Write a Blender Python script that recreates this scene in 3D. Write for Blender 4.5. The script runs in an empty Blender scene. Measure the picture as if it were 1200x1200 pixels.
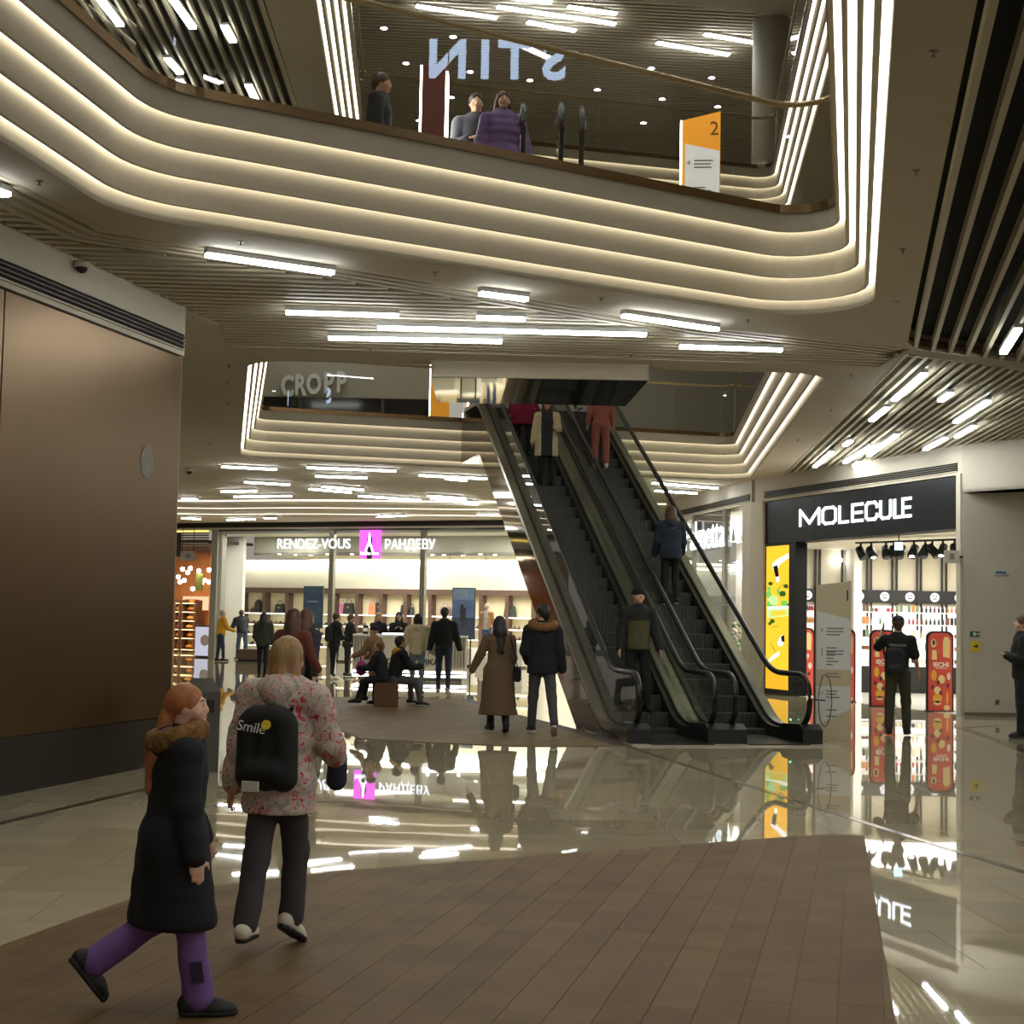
import bpy, bmesh, math, random
import numpy as np
from mathutils import Vector, Matrix
from mathutils.geometry import tessellate_polygon
random.seed(7); np.random.seed(7)
scene = bpy.context.scene
COL = scene.collection
PI = math.pi

# ---------------------------------------------------------------- camera, world, exposure
FOC, EYE = 1800.0, 1.7
PITCH, ROLL = math.atan(122.0/FOC), 0.019
cp, sp = math.cos(PITCH), math.sin(PITCH)
cr, sr = math.cos(ROLL), math.sin(ROLL)
cam_data = bpy.data.cameras.new('camera'); cam = bpy.data.objects.new('camera', cam_data); COL.objects.link(cam)
r0, u0, f0 = Vector((1,0,0)), Vector((0,-sp,cp)), Vector((0,cp,sp))
rv, uv = r0*cr + u0*sr, -r0*sr + u0*cr
cam.matrix_world = Matrix(((rv.x,uv.x,-f0.x,0),(rv.y,uv.y,-f0.y,0),(rv.z,uv.z,-f0.z,EYE),(0,0,0,1)))
cam_data.sensor_fit = 'HORIZONTAL'; cam_data.angle = 2*math.atan(600/FOC)
cam_data.clip_start = .1; cam_data.clip_end = 200
scene.camera = cam
world = bpy.data.worlds.new('mall_ambient'); scene.world = world; world.use_nodes = True
world.node_tree.nodes['Background'].inputs[0].default_value = (1,.91,.78,1)
world.node_tree.nodes['Background'].inputs[1].default_value = .26
vs = scene.view_settings
vs.view_transform = 'Standard'; vs.look = 'None'; vs.gamma = 1; vs.use_curve_mapping = False
vs.exposure = 0.36
scene.cycles.use_denoising = True
scene.cycles.max_bounces = 8; scene.cycles.diffuse_bounces = 3; scene.cycles.glossy_bounces = 4
scene.cycles.transparent_max_bounces = 16; scene.cycles.sample_clamp_indirect = 6
scene.cycles.caustics_reflective = False; scene.cycles.caustics_refractive = False
L_LIN = 25.0      # linear ceiling lights
L_COVE = 3.8      # warm cove strips

# ---------------------------------------------------------------- pixel helpers (photo pixel -> place)
def ray(x, y):
    u, v = x-600., 600.-y
    u, v = u*cr - v*sr, u*sr + v*cr
    u /= FOC; v /= FOC
    return Vector((u, cp - v*sp, sp + v*cp))
def on_z(x, y, z):
    r = ray(x, y); t = (z-EYE)/r.z
    return Vector((0,0,EYE)) + r*t
def on_y(x, y, Y):
    r = ray(x, y); return Vector((0,0,EYE)) + r*(Y/r.y)
def on_wall(x, y, a, b):
    r = ray(x, y); n = Vector((-(b[1]-a[1]), b[0]-a[0], 0))
    t = (n.x*a[0]+n.y*a[1])/(n.x*r.x+n.y*r.y)
    return Vector((0,0,EYE)) + r*t
def fl(x, y): return on_z(x, y, 0)

# ---------------------------------------------------------------- materials
MATS = {}
def rgb(c):   # sRGB 0..255 -> linear
    return tuple((v/255/12.92 if v/255 <= .04045 else ((v/255+.055)/1.055)**2.4) for v in c)
def mat(name, col, rough=.6, metal=0., noise=None, bump=None, emit=None, spec=None, coat=0, lin=False):
    """noise=(scale, amount[, stretch xyz]) varies the colour; bump=(scale, strength)"""
    if name in MATS: return MATS[name]
    m = bpy.data.materials.new(name); m.use_nodes = True; MATS[name] = m
    nt = m.node_tree; b = nt.nodes['Principled BSDF']
    c = col if lin else rgb(col)
    b.inputs['Base Color'].default_value = (*c, 1)
    b.inputs['Roughness'].default_value = rough; b.inputs['Metallic'].default_value = metal
    if spec is not None: b.inputs['Specular IOR Level'].default_value = spec
    if coat: b.inputs['Coat Weight'].default_value = coat; b.inputs['Coat Roughness'].default_value = .05
    if emit:
        b.inputs['Emission Color'].default_value = (*emit[0], 1); b.inputs['Emission Strength'].default_value = emit[1]
    if noise or bump:
        tc = nt.nodes.new('ShaderNodeTexCoord'); mp = nt.nodes.new('ShaderNodeMapping')
        nt.links.new(tc.outputs['Object'], mp.inputs[0])
        if noise and len(noise) > 2: mp.inputs['Scale'].default_value = noise[2]
    if noise:
        n = nt.nodes.new('ShaderNodeTexNoise'); n.inputs['Scale'].default_value = noise[0]; n.inputs['Detail'].default_value = 4
        rmp = nt.nodes.new('ShaderNodeMapRange'); rmp.inputs[1].default_value = .3; rmp.inputs[2].default_value = .7
        rmp.inputs[3].default_value = 1-noise[1]; rmp.inputs[4].default_value = 1+noise[1]
        mx = nt.nodes.new('ShaderNodeVectorMath'); mx.operation = 'SCALE'; mx.inputs[0].default_value = c
        nt.links.new(mp.outputs[0], n.inputs['Vector']); nt.links.new(n.outputs['Fac'], rmp.inputs[0])
        nt.links.new(rmp.outputs[0], mx.inputs['Scale']); nt.links.new(mx.outputs[0], b.inputs['Base Color'])
    if bump:
        n = nt.nodes.new('ShaderNodeTexNoise'); n.inputs['Scale'].default_value = bump[0]; n.inputs['Detail'].default_value = 3
        bp = nt.nodes.new('ShaderNodeBump'); bp.inputs['Strength'].default_value = bump[1]; bp.inputs['Distance'].default_value = .01
        nt.links.new(mp.outputs[0], n.inputs['Vector']); nt.links.new(n.outputs['Fac'], bp.inputs['Height'])
        nt.links.new(bp.outputs[0], b.inputs['Normal'])
    return m
def glow(name, col, strength):
    if name in MATS: return MATS[name]
    m = bpy.data.materials.new(name); m.use_nodes = True; MATS[name] = m
    nt = m.node_tree; nt.nodes.clear()
    e = nt.nodes.new('ShaderNodeEmission'); e.inputs[0].default_value = (*col, 1); e.inputs[1].default_value = strength
    o = nt.nodes.new('ShaderNodeOutputMaterial'); nt.links.new(e.outputs[0], o.inputs[0])
    return m
def glass(name, tint=(.86,.9,.87), refl=1.0, rough=.0):
    if name in MATS: return MATS[name]
    m = bpy.data.materials.new(name); m.use_nodes = True; MATS[name] = m
    nt = m.node_tree; nt.nodes.clear()
    t = nt.nodes.new('ShaderNodeBsdfTransparent'); t.inputs[0].default_value = (*tint, 1)
    g = nt.nodes.new('ShaderNodeBsdfGlossy'); g.inputs['Roughness'].default_value = rough
    fr = nt.nodes.new('ShaderNodeLayerWeight'); fr.inputs[0].default_value = .5      # facing: same from both sides of the pane
    pw = nt.nodes.new('ShaderNodeMath'); pw.operation = 'POWER'; pw.inputs[1].default_value = 5
    ml = nt.nodes.new('ShaderNodeMath'); ml.operation = 'MULTIPLY_ADD'; ml.inputs[1].default_value = .9; ml.inputs[2].default_value = .042*refl; ml.use_clamp = True
    nt.links.new(fr.outputs['Facing'], pw.inputs[0])
    mx = nt.nodes.new('ShaderNodeMixShader'); o = nt.nodes.new('ShaderNodeOutputMaterial')
    nt.links.new(pw.outputs[0], ml.inputs[0]); nt.links.new(ml.outputs[0], mx.inputs[0])
    nt.links.new(t.outputs[0], mx.inputs[1]); nt.links.new(g.outputs[0], mx.inputs[2]); nt.links.new(mx.outputs[0], o.inputs[0])
    return m

M_WALL   = mat('painted_plaster', (192,184,166), .75, noise=(2.2,.03))
M_SOFFIT = mat('soffit_plaster', (190,181,163), .8, noise=(1.5,.03))
M_PANEL  = mat('fascia_plaster', (194,186,168), .7, noise=(3,.02))
M_SLAT   = mat('ceiling_slat', (190,180,154), .55)
M_SLATL  = mat('ceiling_slat_pale', (178,170,144), .5)
M_VOID   = mat('ceiling_void', (16,16,18), .9)
M_LIN    = glow('linear_light_diffuser', (.93,.97,.97), L_LIN)
M_HOUS   = mat('light_housing', (180,180,178), .4)
M_COVE   = glow('cove_led', (1,.92,.74), L_COVE)
M_BRASS  = mat('brass_edge', (150,120,84), .25, .9)
M_STEEL  = mat('brushed_steel', (150,150,140), .28, 1.0)
M_DSTEEL = mat('dark_steel', (70,68,62), .3, .9)
M_RUBBER = mat('black_rubber', (14,14,14), .35)
M_BLACK  = mat('black_satin', (14,14,16), .4)
M_WHITE  = mat('white_lacquer', (225,224,218), .4)
M_GLASS  = glass('balustrade_glass', (.90,.90,.85), 1.9)
M_GLASS2 = glass('balustrade_glass_far', (.92,.92,.88), .9)
M_SHOPGL = glass('shop_glass', (.95,.97,.95), 1.0)

# ---------------------------------------------------------------- mesh helpers
def link(o, parent=None):
    COL.objects.link(o)
    if parent is not None: o.parent = parent
    return o
def mesh_obj(name, verts, faces, m=None, parent=None, smooth=False):
    me = bpy.data.meshes.new(name); me.from_pydata([tuple(v) for v in verts], [], faces); me.update()
    if m is not None: me.materials.append(m)
    if smooth: me.shade_smooth()
    return link(bpy.data.objects.new(name, me), parent)
def tag(o, label=None, cat=None, group=None, kind=None):
    if label: o['label'] = label
    if cat: o['category'] = cat
    if group: o['group'] = group
    if kind: o['kind'] = kind
    return o
def struct(o, label=None): return tag(o, label, kind='structure')
def empty(name, loc=(0,0,0), rz=0, label=None, cat=None, group=None, kind=None):
    o = bpy.data.objects.new(name, None); o.empty_display_size = .1; COL.objects.link(o)
    o.location = loc; o.rotation_euler = (0,0,rz)
    return tag(o, label, cat, group, kind)
class MB:
    def __init__(s): s.v = []; s.f = []
    def add(s, vs_, fs_):
        k = len(s.v); s.v += [tuple(v) for v in vs_]; s.f += [tuple(i+k for i in f) for f in fs_]; return s
    def box(s, lo, hi):
        x0,y0,z0 = lo; x1,y1,z1 = hi
        return s.add([(x0,y0,z0),(x1,y0,z0),(x1,y1,z0),(x0,y1,z0),(x0,y0,z1),(x1,y0,z1),(x1,y1,z1),(x0,y1,z1)],
            [(0,3,2,1),(4,5,6,7),(0,1,5,4),(1,2,6,5),(2,3,7,6),(3,0,4,7)])
    def cbox(s, c, size, rz=0):
        hx,hy,hz = [q/2 for q in size]; co,si = math.cos(rz), math.sin(rz); vs_ = []
        for z in (-hz,hz):
            for x,y in ((-hx,-hy),(hx,-hy),(hx,hy),(-hx,hy)):
                vs_.append((c[0]+x*co-y*si, c[1]+x*si+y*co, c[2]+z))
        return s.add(vs_, [(0,3,2,1),(4,5,6,7),(0,1,5,4),(1,2,6,5),(2,3,7,6),(3,0,4,7)])
    def prism(s, poly, z0, z1):
        n = len(poly); a = sum(poly[i][0]*poly[(i+1)%n][1]-poly[(i+1)%n][0]*poly[i][1] for i in range(n))
        if a < 0: poly = poly[::-1]
        return s.add([(p[0],p[1],z0) for p in poly]+[(p[0],p[1],z1) for p in poly],
            [tuple(range(n-1,-1,-1)), tuple(range(n,2*n))]+[(i,(i+1)%n,n+(i+1)%n,n+i) for i in range(n)])
    def bar(s, a, b, w, h, up=(0,0,1)):      # box along a->b
        a, b = Vector(a), Vector(b); d = (b-a).normalized(); x = d.cross(Vector(up)); 
        if x.length < 1e-4: x = Vector((1,0,0))
        x.normalize(); z = x.cross(d)
        vs_ = [p + x*sx*w/2 + z*sz*h/2 for p in (a,b) for sx,sz in ((-1,-1),(1,-1),(1,1),(-1,1))]
        return s.add(vs_, [(0,1,2,3),(4,7,6,5),(0,4,5,1),(1,5,6,2),(2,6,7,3),(3,7,4,0)])
    def tube(s, pts, r, n=8, closed=False):
        pts = [Vector(p) for p in pts]; N = len(pts); rings = []
        up = Vector((0,0,1))
        for i,p in enumerate(pts):
            d = (pts[(i+1)%N] if (closed or i < N-1) else p) - (pts[i-1] if (closed or i > 0) else p)
            if d.length < 1e-7: d = Vector((1,0,0))
            d.normalize(); x = d.cross(up)
            if x.length < 1e-3: x = d.cross(Vector((0,1,0)))
            x.normalize(); z = x.cross(d); rr = r[i] if isinstance(r,(list,tuple)) else r
            rings.append([p + x*rr*math.cos(2*PI*k/n) + z*rr*math.sin(2*PI*k/n) for k in range(n)])
        vs_ = [v for q in rings for v in q]; fs_ = []
        for i in range(N if closed else N-1):
            j = (i+1)%N
            for k in range(n): fs_.append((i*n+k, j*n+k, j*n+(k+1)%n, i*n+(k+1)%n))
        if not closed: fs_ += [tuple(range(n)), tuple((N-1)*n+k for k in range(n-1,-1,-1))]
        return s.add(vs_, fs_)
    def lathe(s, prof, c=(0,0,0), n=12):     # prof = [(r,z)...]
        vs_ = [(c[0]+r*math.cos(2*PI*k/n), c[1]+r*math.sin(2*PI*k/n), c[2]+z) for r,z in prof for k in range(n)]
        fs_ = [(i*n+k, i*n+(k+1)%n, (i+1)*n+(k+1)%n, (i+1)*n+k) for i in range(len(prof)-1) for k in range(n)]
        fs_ += [tuple(range(n-1,-1,-1)), tuple((len(prof)-1)*n+k for k in range(n))]
        return s.add(vs_, fs_)
    def ball(s, c, r, n=10, m=6, sc=(1,1,1)):
        prof = [(max(1e-4,math.sin(PI*i/m)), -math.cos(PI*i/m)) for i in range(m+1)]
        k0 = len(s.v); s.lathe(prof, (0,0,0), n)
        s.v[k0:] = [(c[0]+v[0]*r*sc[0], c[1]+v[1]*r*sc[1], c[2]+v[2]*r*sc[2]) for v in s.v[k0:]]
        return s
    def build(s, name, m, parent=None, smooth=False, bevel=0):
        o = mesh_obj(name, s.v, s.f, m, parent, smooth)
        if bevel:
            bm = bmesh.new(); bm.from_mesh(o.data)
            bmesh.ops.bevel(bm, geom=bm.edges[:], offset=bevel, segments=2, affect='EDGES', clamp_overlap=True)
            bm.to_mesh(o.data); bm.free()
        return o
def text_mesh(name, body, m, parent=None, size=.4, depth=.02, loc=(0,0,0), rot=(PI/2,0,0), align='CENTER', sx=1., sy=1., bold=0., font=None):
    cu = bpy.data.curves.new(name, 'FONT'); cu.body = body; cu.size = size; cu.extrude = depth/2
    cu.align_x = align; cu.align_y = 'CENTER'; cu.offset = bold; cu.resolution_u = 3
    o = bpy.data.objects.new(name, cu); COL.objects.link(o); bpy.context.view_layer.update()
    dg = bpy.context.evaluated_depsgraph_get(); me = bpy.data.meshes.new_from_object(o.evaluated_get(dg))
    bpy.data.objects.remove(o); bpy.data.curves.remove(cu)
    me.name = name; me.materials.clear(); me.materials.append(m)
    r = bpy.data.objects.new(name, me); r.location = loc; r.rotation_euler = rot; r.scale = (sx,sy,1)
    return link(r, parent)
def outline_mesh(name, poly, holes, z0, z1, m, parent=None):
    """flat slab with holes: top, bottom and rims"""
    loops = [[Vector((p[0],p[1],0)) for p in L] for L in [poly]+list(holes)]
    tris = tessellate_polygon(loops); flat = [p for L in loops for p in L]; n = len(flat)
    vs_ = [(p.x,p.y,z0) for p in flat]+[(p.x,p.y,z1) for p in flat]
    fs_ = []
    for a,b,c in tris:
        A,B,Cc = flat[a],flat[b],flat[c]; s_ = (B.x-A.x)*(Cc.y-A.y)-(B.y-A.y)*(Cc.x-A.x)
        if s_ < 0: a,c = c,a
        fs_ += [(c,b,a), (a+n,b+n,c+n)]
    k = 0
    for L in loops:
        q = len(L)
        for i in range(q): fs_.append((k+i, k+(i+1)%q, n+k+(i+1)%q, n+k+i))
        k += q
    return mesh_obj(name, vs_, fs_, m, parent)
def round_path(pts, rad, seg=8, closed=True):
    out = []; n = len(pts); P2 = [Vector((p[0],p[1])) for p in pts]
    for i in range(n):
        r = rad[i] if isinstance(rad,(list,tuple)) else rad
        if r <= 0 or (not closed and i in (0,n-1)): out.append(P2[i]); continue
        a,b,c = P2[i-1],P2[i],P2[(i+1)%n]
        d1,d2 = (a-b).normalized(), (c-b).normalized(); ang = d1.angle(d2)
        t = r/math.tan(ang/2); p1,p2 = b+d1*t, b+d2*t
        ce = b + (d1+d2).normalized()*(r/math.sin(ang/2))
        a1 = math.atan2(p1.y-ce.y,p1.x-ce.x); a2 = math.atan2(p2.y-ce.y,p2.x-ce.x); da = (a2-a1+PI)%(2*PI)-PI
        out += [ce+Vector((math.cos(a1+da*k/seg),math.sin(a1+da*k/seg)))*r for k in range(seg+1)]
    return out
def offset_path(pts, o):   # closed CCW path, positive = outward
    n = len(pts); out = []
    for i in range(n):
        d1 = (pts[i]-pts[i-1]).normalized(); d2 = (pts[(i+1)%n]-pts[i]).normalized()
        n1,n2 = Vector((d1.y,-d1.x)), Vector((d2.y,-d2.x)); nn = (n1+n2)
        nn = nn/max(nn.length_squared,1e-6)*2
        out.append(pts[i]+nn*o)
    return out
def clip_line(poly, p, d):
    """segments of the line p+t*d inside a simple polygon"""
    ts = []; n = len(poly)
    for i in range(n):
        a,b = poly[i], poly[(i+1)%n]; ex,ey = b[0]-a[0], b[1]-a[1]
        den = d[0]*ey-d[1]*ex
        if abs(den) < 1e-9: continue
        t = ((a[0]-p[0])*ey-(a[1]-p[1])*ex)/den; s_ = ((a[0]-p[0])*d[1]-(a[1]-p[1])*d[0])/den
        if 0 <= s_ < 1: ts.append(t)
    ts.sort(); return [(ts[i],ts[i+1]) for i in range(0,len(ts)-1,2) if ts[i+1]-ts[i] > .1]
def clip_poly(poly, clip):
    """convex clip (CCW)"""
    out = list(poly); n = len(clip)
    for i in range(n):
        a,b = clip[i], clip[(i+1)%n]; src = out; out = []
        ins = lambda p: (b[0]-a[0])*(p[1]-a[1])-(b[1]-a[1])*(p[0]-a[0]) >= 0
        for j in range(len(src)):
            p,q = src[j-1], src[j]; ip,iq = ins(p), ins(q)
            if ip != iq:
                d1 = (b[0]-a[0])*(p[1]-a[1])-(b[1]-a[1])*(p[0]-a[0]); d2 = (b[0]-a[0])*(q[1]-a[1])-(b[1]-a[1])*(q[0]-a[0])
                t = d1/(d1-d2); out.append((p[0]+(q[0]-p[0])*t, p[1]+(q[1]-p[1])*t))
            if iq: out.append(q)
        if not out: return []
    return out
UNIT = MB().box((-.5,-.5,-.5),(.5,.5,.5))
def unit_mesh(name, m):
    me = bpy.data.meshes.new(name); me.from_pydata(UNIT.v, [], UNIT.f); me.materials.append(m); me.update(); return me
def unit_piece(name, me, parent, a, b, w, h, z):     # box along a->b in plan sharing one mesh
    d = Vector((b[0]-a[0], b[1]-a[1], 0)); o = bpy.data.objects.new(name, me); link(o, parent)
    o.location = ((a[0]+b[0])/2, (a[1]+b[1])/2, z); o.rotation_euler = (0,0,math.atan2(d.y,d.x)); o.scale = (d.length, w, h)
    return o
ORD = ['first','second','third','fourth','fifth','sixth','seventh','eighth','ninth','tenth','eleventh','twelfth','thirteenth',
       'fourteenth','fifteenth','sixteenth','seventeenth','eighteenth','nineteenth','twentieth','twenty-first','twenty-second','twenty-third','twenty-fourth','twenty-fifth']
# ================================================================ SETTING
Z1, F2, Z2, F3, Z3 = 5.1, 6.2, 11.3, 12.4, 17.5     # ceiling one, floor two, ceiling two, floor three, ceiling three
LIP_N = [Vector(p) for p in ((-5.91,-2),(-.23,-2),(4.17,17.75),(-3.46,13.1))]
LIP_F = [Vector(p) for p in ((-3.62,20.7),(4.31,20.9),(5.78,37.6),(-6.06,33.97))]
LIP_F2 = [Vector(p) for p in ((-3.07,20.7),(4.8,20.9),(6.45,36.2),(-3.85,33.4))]
def ring_base(lip, rad): return round_path(offset_path(lip, -.4), rad, 8)
RING_N = ring_base(LIP_N, [0,0,.42,.9]); RING_F = ring_base(LIP_F, .3); RING_F2 = ring_base(LIP_F2, .3)

# ---- ground floor: polished tiles, inlay strips, matte wood zones
DIRW = Vector((math.sin(math.radians(12.9)), math.cos(math.radians(12.9))))
floor_base = MB().box((-40,-22,-.3),(40,75,-.006)).build('floor', mat('floor_joint', (92,86,70), .5))
struct(floor_base, 'polished cream stone mall floor with dark inlay strips')
def tile_material(name, seed, col):
    m = mat(name, col, .018, spec=.5, noise=(.9+seed*.13, .07, (1,2.2,1)))
    nt = m.node_tree; b = nt.nodes['Principled BSDF']
    b.inputs['IOR'].default_value = 1.5
    tc = [n for n in nt.nodes if n.type == 'TEX_COORD'][0]
    n = nt.nodes.new('ShaderNodeTexNoise'); n.inputs['Scale'].default_value = 1.1; n.inputs['Detail'].default_value = 1
    bp = nt.nodes.new('ShaderNodeBump'); bp.inputs['Strength'].default_value = .05; bp.inputs['Distance'].default_value = .02
    ge = nt.nodes.new('ShaderNodeNewGeometry')
    nt.links.new(ge.outputs['Position'], n.inputs['Vector']); nt.links.new(n.outputs['Fac'], bp.inputs['Height']); nt.links.new(bp.outputs[0], b.inputs['Normal'])
    return m
M_TILES = [tile_material('floor_tile_%s' % 'abc'[i], i, c) for i,c in enumerate(((172,160,130),(166,154,125),(177,165,135)))]
TW, TL, GAP = .9, .9, .004
AX = Vector((1,.04)).normalized(); AY = Vector((-AX.y,AX.x))
tile_bm = MB().box((-TW/2+GAP/2,-TL/2+GAP/2,-.012),(TW/2-GAP/2,TL/2-GAP/2,0))
tile_me = []
for m in M_TILES:
    me = bpy.data.meshes.new('tile'); me.from_pydata(tile_bm.v, [], tile_bm.f); me.materials.append(m); me.update(); tile_me.append(me)
far = [MB() for _ in M_TILES]; n_tile = 0; cand = []
for j in range(3, 72):
    for i in range(-36, 40):
        c = AX*(i*TW + (TW/2 if j%2 else 0)) + AY*(j*TL)
        if c.y < 2.5 or abs(c.x) > .36*c.y+1.6: continue
        cand.append((c.y, c.x, c))
cand.sort(key=lambda q: q[0])
for k,(yy,xx,c) in enumerate(cand):
    q = random.randrange(3)
    if k < 290:
        o = bpy.data.objects.new('tile', tile_me[q]); link(o, floor_base); o.location = (c.x,c.y,0); o.rotation_euler = (0,0,math.atan2(AX.y,AX.x))
    else:
        far[q].cbox((c.x,c.y,-.006),(TW-GAP,TL-GAP,.012),math.atan2(AX.y,AX.x))
for q,mb in enumerate(far):
    if mb.v: tag(mb.build('distant_tiles', M_TILES[q], floor_base), kind='stuff')
M_INLAY = mat('inlay_strip', (74,58,44), .18)
def strip_on_floor(pts, w, name='inlay_strip', m=None, z=.003):
    for a,b in zip(pts[:-1],pts[1:]):
        a,b = Vector(a),Vector(b); d = (b-a).normalized(); n = Vector((-d.y,d.x))*w/2
        MB().prism([a-n,b-n,b+n,a+n], -.006, z).build(name, m or M_INLAY, floor_base)
strip_on_floor([(-5.2,7),(-3.97,12.2),(-3.3,15.2)], .09)
strip_on_floor([(1.55,20.8),(3.01,13.46),(4.6,6)], .07, m=mat('inlay_strip_grey',(96,88,70),.15))
strip_on_floor([(8.3,26.2),(7.5,25.6)], .05); strip_on_floor([(7.5,25.6),(7.2,22.5),(6.6,18)], .16, m=mat('inlay_strip_grey',(96,88,70),.15))
strip_on_floor([(1.0,20.75),(1.55,24.5)], .05, m=mat('inlay_strip_grey',(96,88,70),.15))
def wood_zone(name, poly, cell, label, mcols, seed, rough):
    rng = random.Random(seed); a2 = sum(poly[i-1][0]*poly[i][1]-poly[i][0]*poly[i-1][1] for i in range(len(poly)))
    if a2 < 0: poly = poly[::-1]
    base = MB().prism(poly, -.006, .004).build(name, mat('plank_joint', (60,44,30), .6)); struct(base, label)
    ms = [mat('plank_%d_%d' % (seed,i), c, rough, noise=(2.5,.14,(1,1,1)), spec=.22) for i,c in enumerate(mcols)]
    W, L = cell; Nn = Vector((DIRW.y,-DIRW.x)); cx = sum(p[0] for p in poly)/len(poly); cy = sum(p[1] for p in poly)/len(poly)
    for i in range(-60,61):
        off = rng.random()*L
        for j in range(-14,15):
            o = Vector((cx,cy)) + Nn*(i*W) + DIRW*(j*L+off)
            q = [o+Nn*.0015+DIRW*.0015, o+Nn*(W-.0015)+DIRW*.0015, o+Nn*(W-.0015)+DIRW*(L-.0015), o+Nn*.0015+DIRW*(L-.0015)]
            q = clip_poly([(p.x,p.y) for p in q], poly)
            if len(q) < 3: continue
            ar = abs(sum(q[k-1][0]*q[k][1]-q[k][0]*q[k-1][1] for k in range(len(q))))/2
            if ar < .002: continue
            MB().prism(q, .004, .008).build('plank', rng.choice(ms), base)
    return base
wood_zone('floor_wood_near', [(-3.6,3.4),(-2.52,7.81),(-2.16,9.26),(-1.08,10.24),(1.9,12.05),(2.62,12.47),(2.86,12.40),(1.0,3.4)], (.2,1.25),
    'matte brown wood plank zone in the polished floor, nearest the camera', ((105,82,50),(102,79,48),(108,85,52),(100,77,47)), 3, .65)
wood_zone('floor_wood_far', [(-4.6,29.5),(-1.99,20.98),(-.67,20.45),(.11,20.25),(.66,20.35),(1.75,20.75),(.92,24),(.14,26.88),(-.73,31.2),(-3.46,31.2)], (.3,1.8),
    'matte brown wood plank zone reaching the seat cube before the escalator', ((118,98,66),(112,93,62),(123,103,70)), 5, .6)

# ---- slabs and soffits
OUT = [(-13,-4),(14,-4),(14,47.5),(-13,47.5)]
LN = lambda Y: 2.75+.223*(Y-11.37)+.47          # soffit strip edge beside the near opening
ZONE_A = [(-5.9,4.0),(-5.3,4.0),(-4.09,11.93),(-3.68,13.71),(-1.72,14.91),(2.35,17.77),(4.90,18.86),(4.84,20.25),(-3.72,19.6),(-3.55,18.15),(-4.62,13.5),(-5.75,9)]
ZONE_B = [(LN(-3),-3),(13.5,-3),(13.5,22.6),(10,21.2),(6.59,19.71),(5.0,18.92),(4.75,18.4)]
ZONE_C = [(4.92,19.2),(6.86,20.4),(10.5,22.1),(12.5,23.2),(10.6,25.6),(9.38,28.05),(8.6,29.48),(6.35,36.3),(5.05,20.3)]
ZONE_D = [(-9.5,37.0),(-6.6,35.6),(5.75,39.2),(5.4,44.6),(-9.8,46.4)]
ZONE_L = [(-9.5,22),(-4.0,22),(-4.28,30.5),(-4.4,34),(-9.5,34)]
lipN = [(p.x,p.y) for p in offset_path(RING_N,.4)]; lipF = [(p.x,p.y) for p in offset_path(RING_F,.4)]; lipF2 = [(p.x,p.y) for p in offset_path(RING_F2,.4)]
baseN = [(p.x,p.y) for p in offset_path(RING_N,.06)]; baseF = [(p.x,p.y) for p in offset_path(RING_F,.06)]; baseF2 = [(p.x,p.y) for p in offset_path(RING_F2,.06)]
ceil1 = struct(outline_mesh('ceiling', OUT, [lipN, lipF, ZONE_A, ZONE_B, ZONE_C, ZONE_D], Z1, Z1+.05, M_SOFFIT), 'beige plaster soffit of the ground floor around both openings')
struct(outline_mesh('floor_upper', OUT, [baseN, baseF], F2-.12, F2, mat('upper_floor', (170,160,132), .2)), 'upper storey floor slab around both openings')
ceil2 = struct(outline_mesh('ceiling_upper', [(-13,-4),(14,-4),(14,50),(-13,50)], [lipN, lipF2, ZONE_L], Z2, Z2+.05, M_SOFFIT), 'beige plaster soffit of the second storey')
struct(outline_mesh('floor_top', [(-13,-4),(14,-4),(14,56),(-13,56)], [baseN, baseF2], F3-.12, F3, M_SOFFIT), 'third storey floor slab')
ZONE_T = [(-9,35.5),(4.2,38.6),(9,39.6),(10,60),(-9,60)]
ceil3 = struct(outline_mesh('ceiling_top', [(-13,-4),(14,-4),(14,62),(-13,62)], [ZONE_T], Z3, Z3+.05, M_SOFFIT), 'plaster soffit of the third storey')
for nm,zn,zz in (('ceiling_void',ZONE_A,Z1),('ceiling_void',ZONE_B,Z1),('ceiling_void',ZONE_C,Z1),('ceiling_void',ZONE_D,Z1),('ceiling_void',ZONE_L,Z2),('ceiling_void',ZONE_T,Z3)):
    mv = M_VOID if zn in (ZONE_B,ZONE_L) else mat('ceiling_void_brown', (84,76,64), .9)
    struct(outline_mesh(nm, zn, [], zz+.20, zz+.22, mv))
def slats(name, poly, d, pitch, w, h, z, m, label, stuff=False, extra=(), limit=290):
    root = empty(name, kind='structure', label=label); me = unit_mesh('slat', m); d = Vector(d).normalized(); n = Vector((-d.y,d.x)); mb = MB(); k = 0
    lo = min(n.x*p[0]+n.y*p[1] for p in poly); hi = max(n.x*p[0]+n.y*p[1] for p in poly); q = lo+pitch*.5
    while q < hi:
        for t0,t1 in clip_line(poly, n*q, d):
            a,b = n*q+d*(t0+.02), n*q+d*(t1-.02)
            if stuff or k >= limit: mb.bar((a.x,a.y,z),(b.x,b.y,z),w,h)
            else: unit_piece('slat', me, root, a, b, w, h, z); k += 1
        q += pitch
    for a,b in extra: unit_piece('slat', me, root, a, b, w, h, z)
    if mb.v: tag(mb.build('slats', m, root), kind='stuff')
    return root
def par(poly, offs):
    out = []
    for o in offs:
        P_ = [Vector(p) for p in poly]; L_ = []
        for i,p in enumerate(P_):
            d = (P_[min(i+1,len(P_)-1)]-P_[max(i-1,0)]).normalized(); L_.append(p+Vector((-d.y,d.x))*o)
        out += list(zip(L_[:-1],L_[1:]))
    return out
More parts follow.
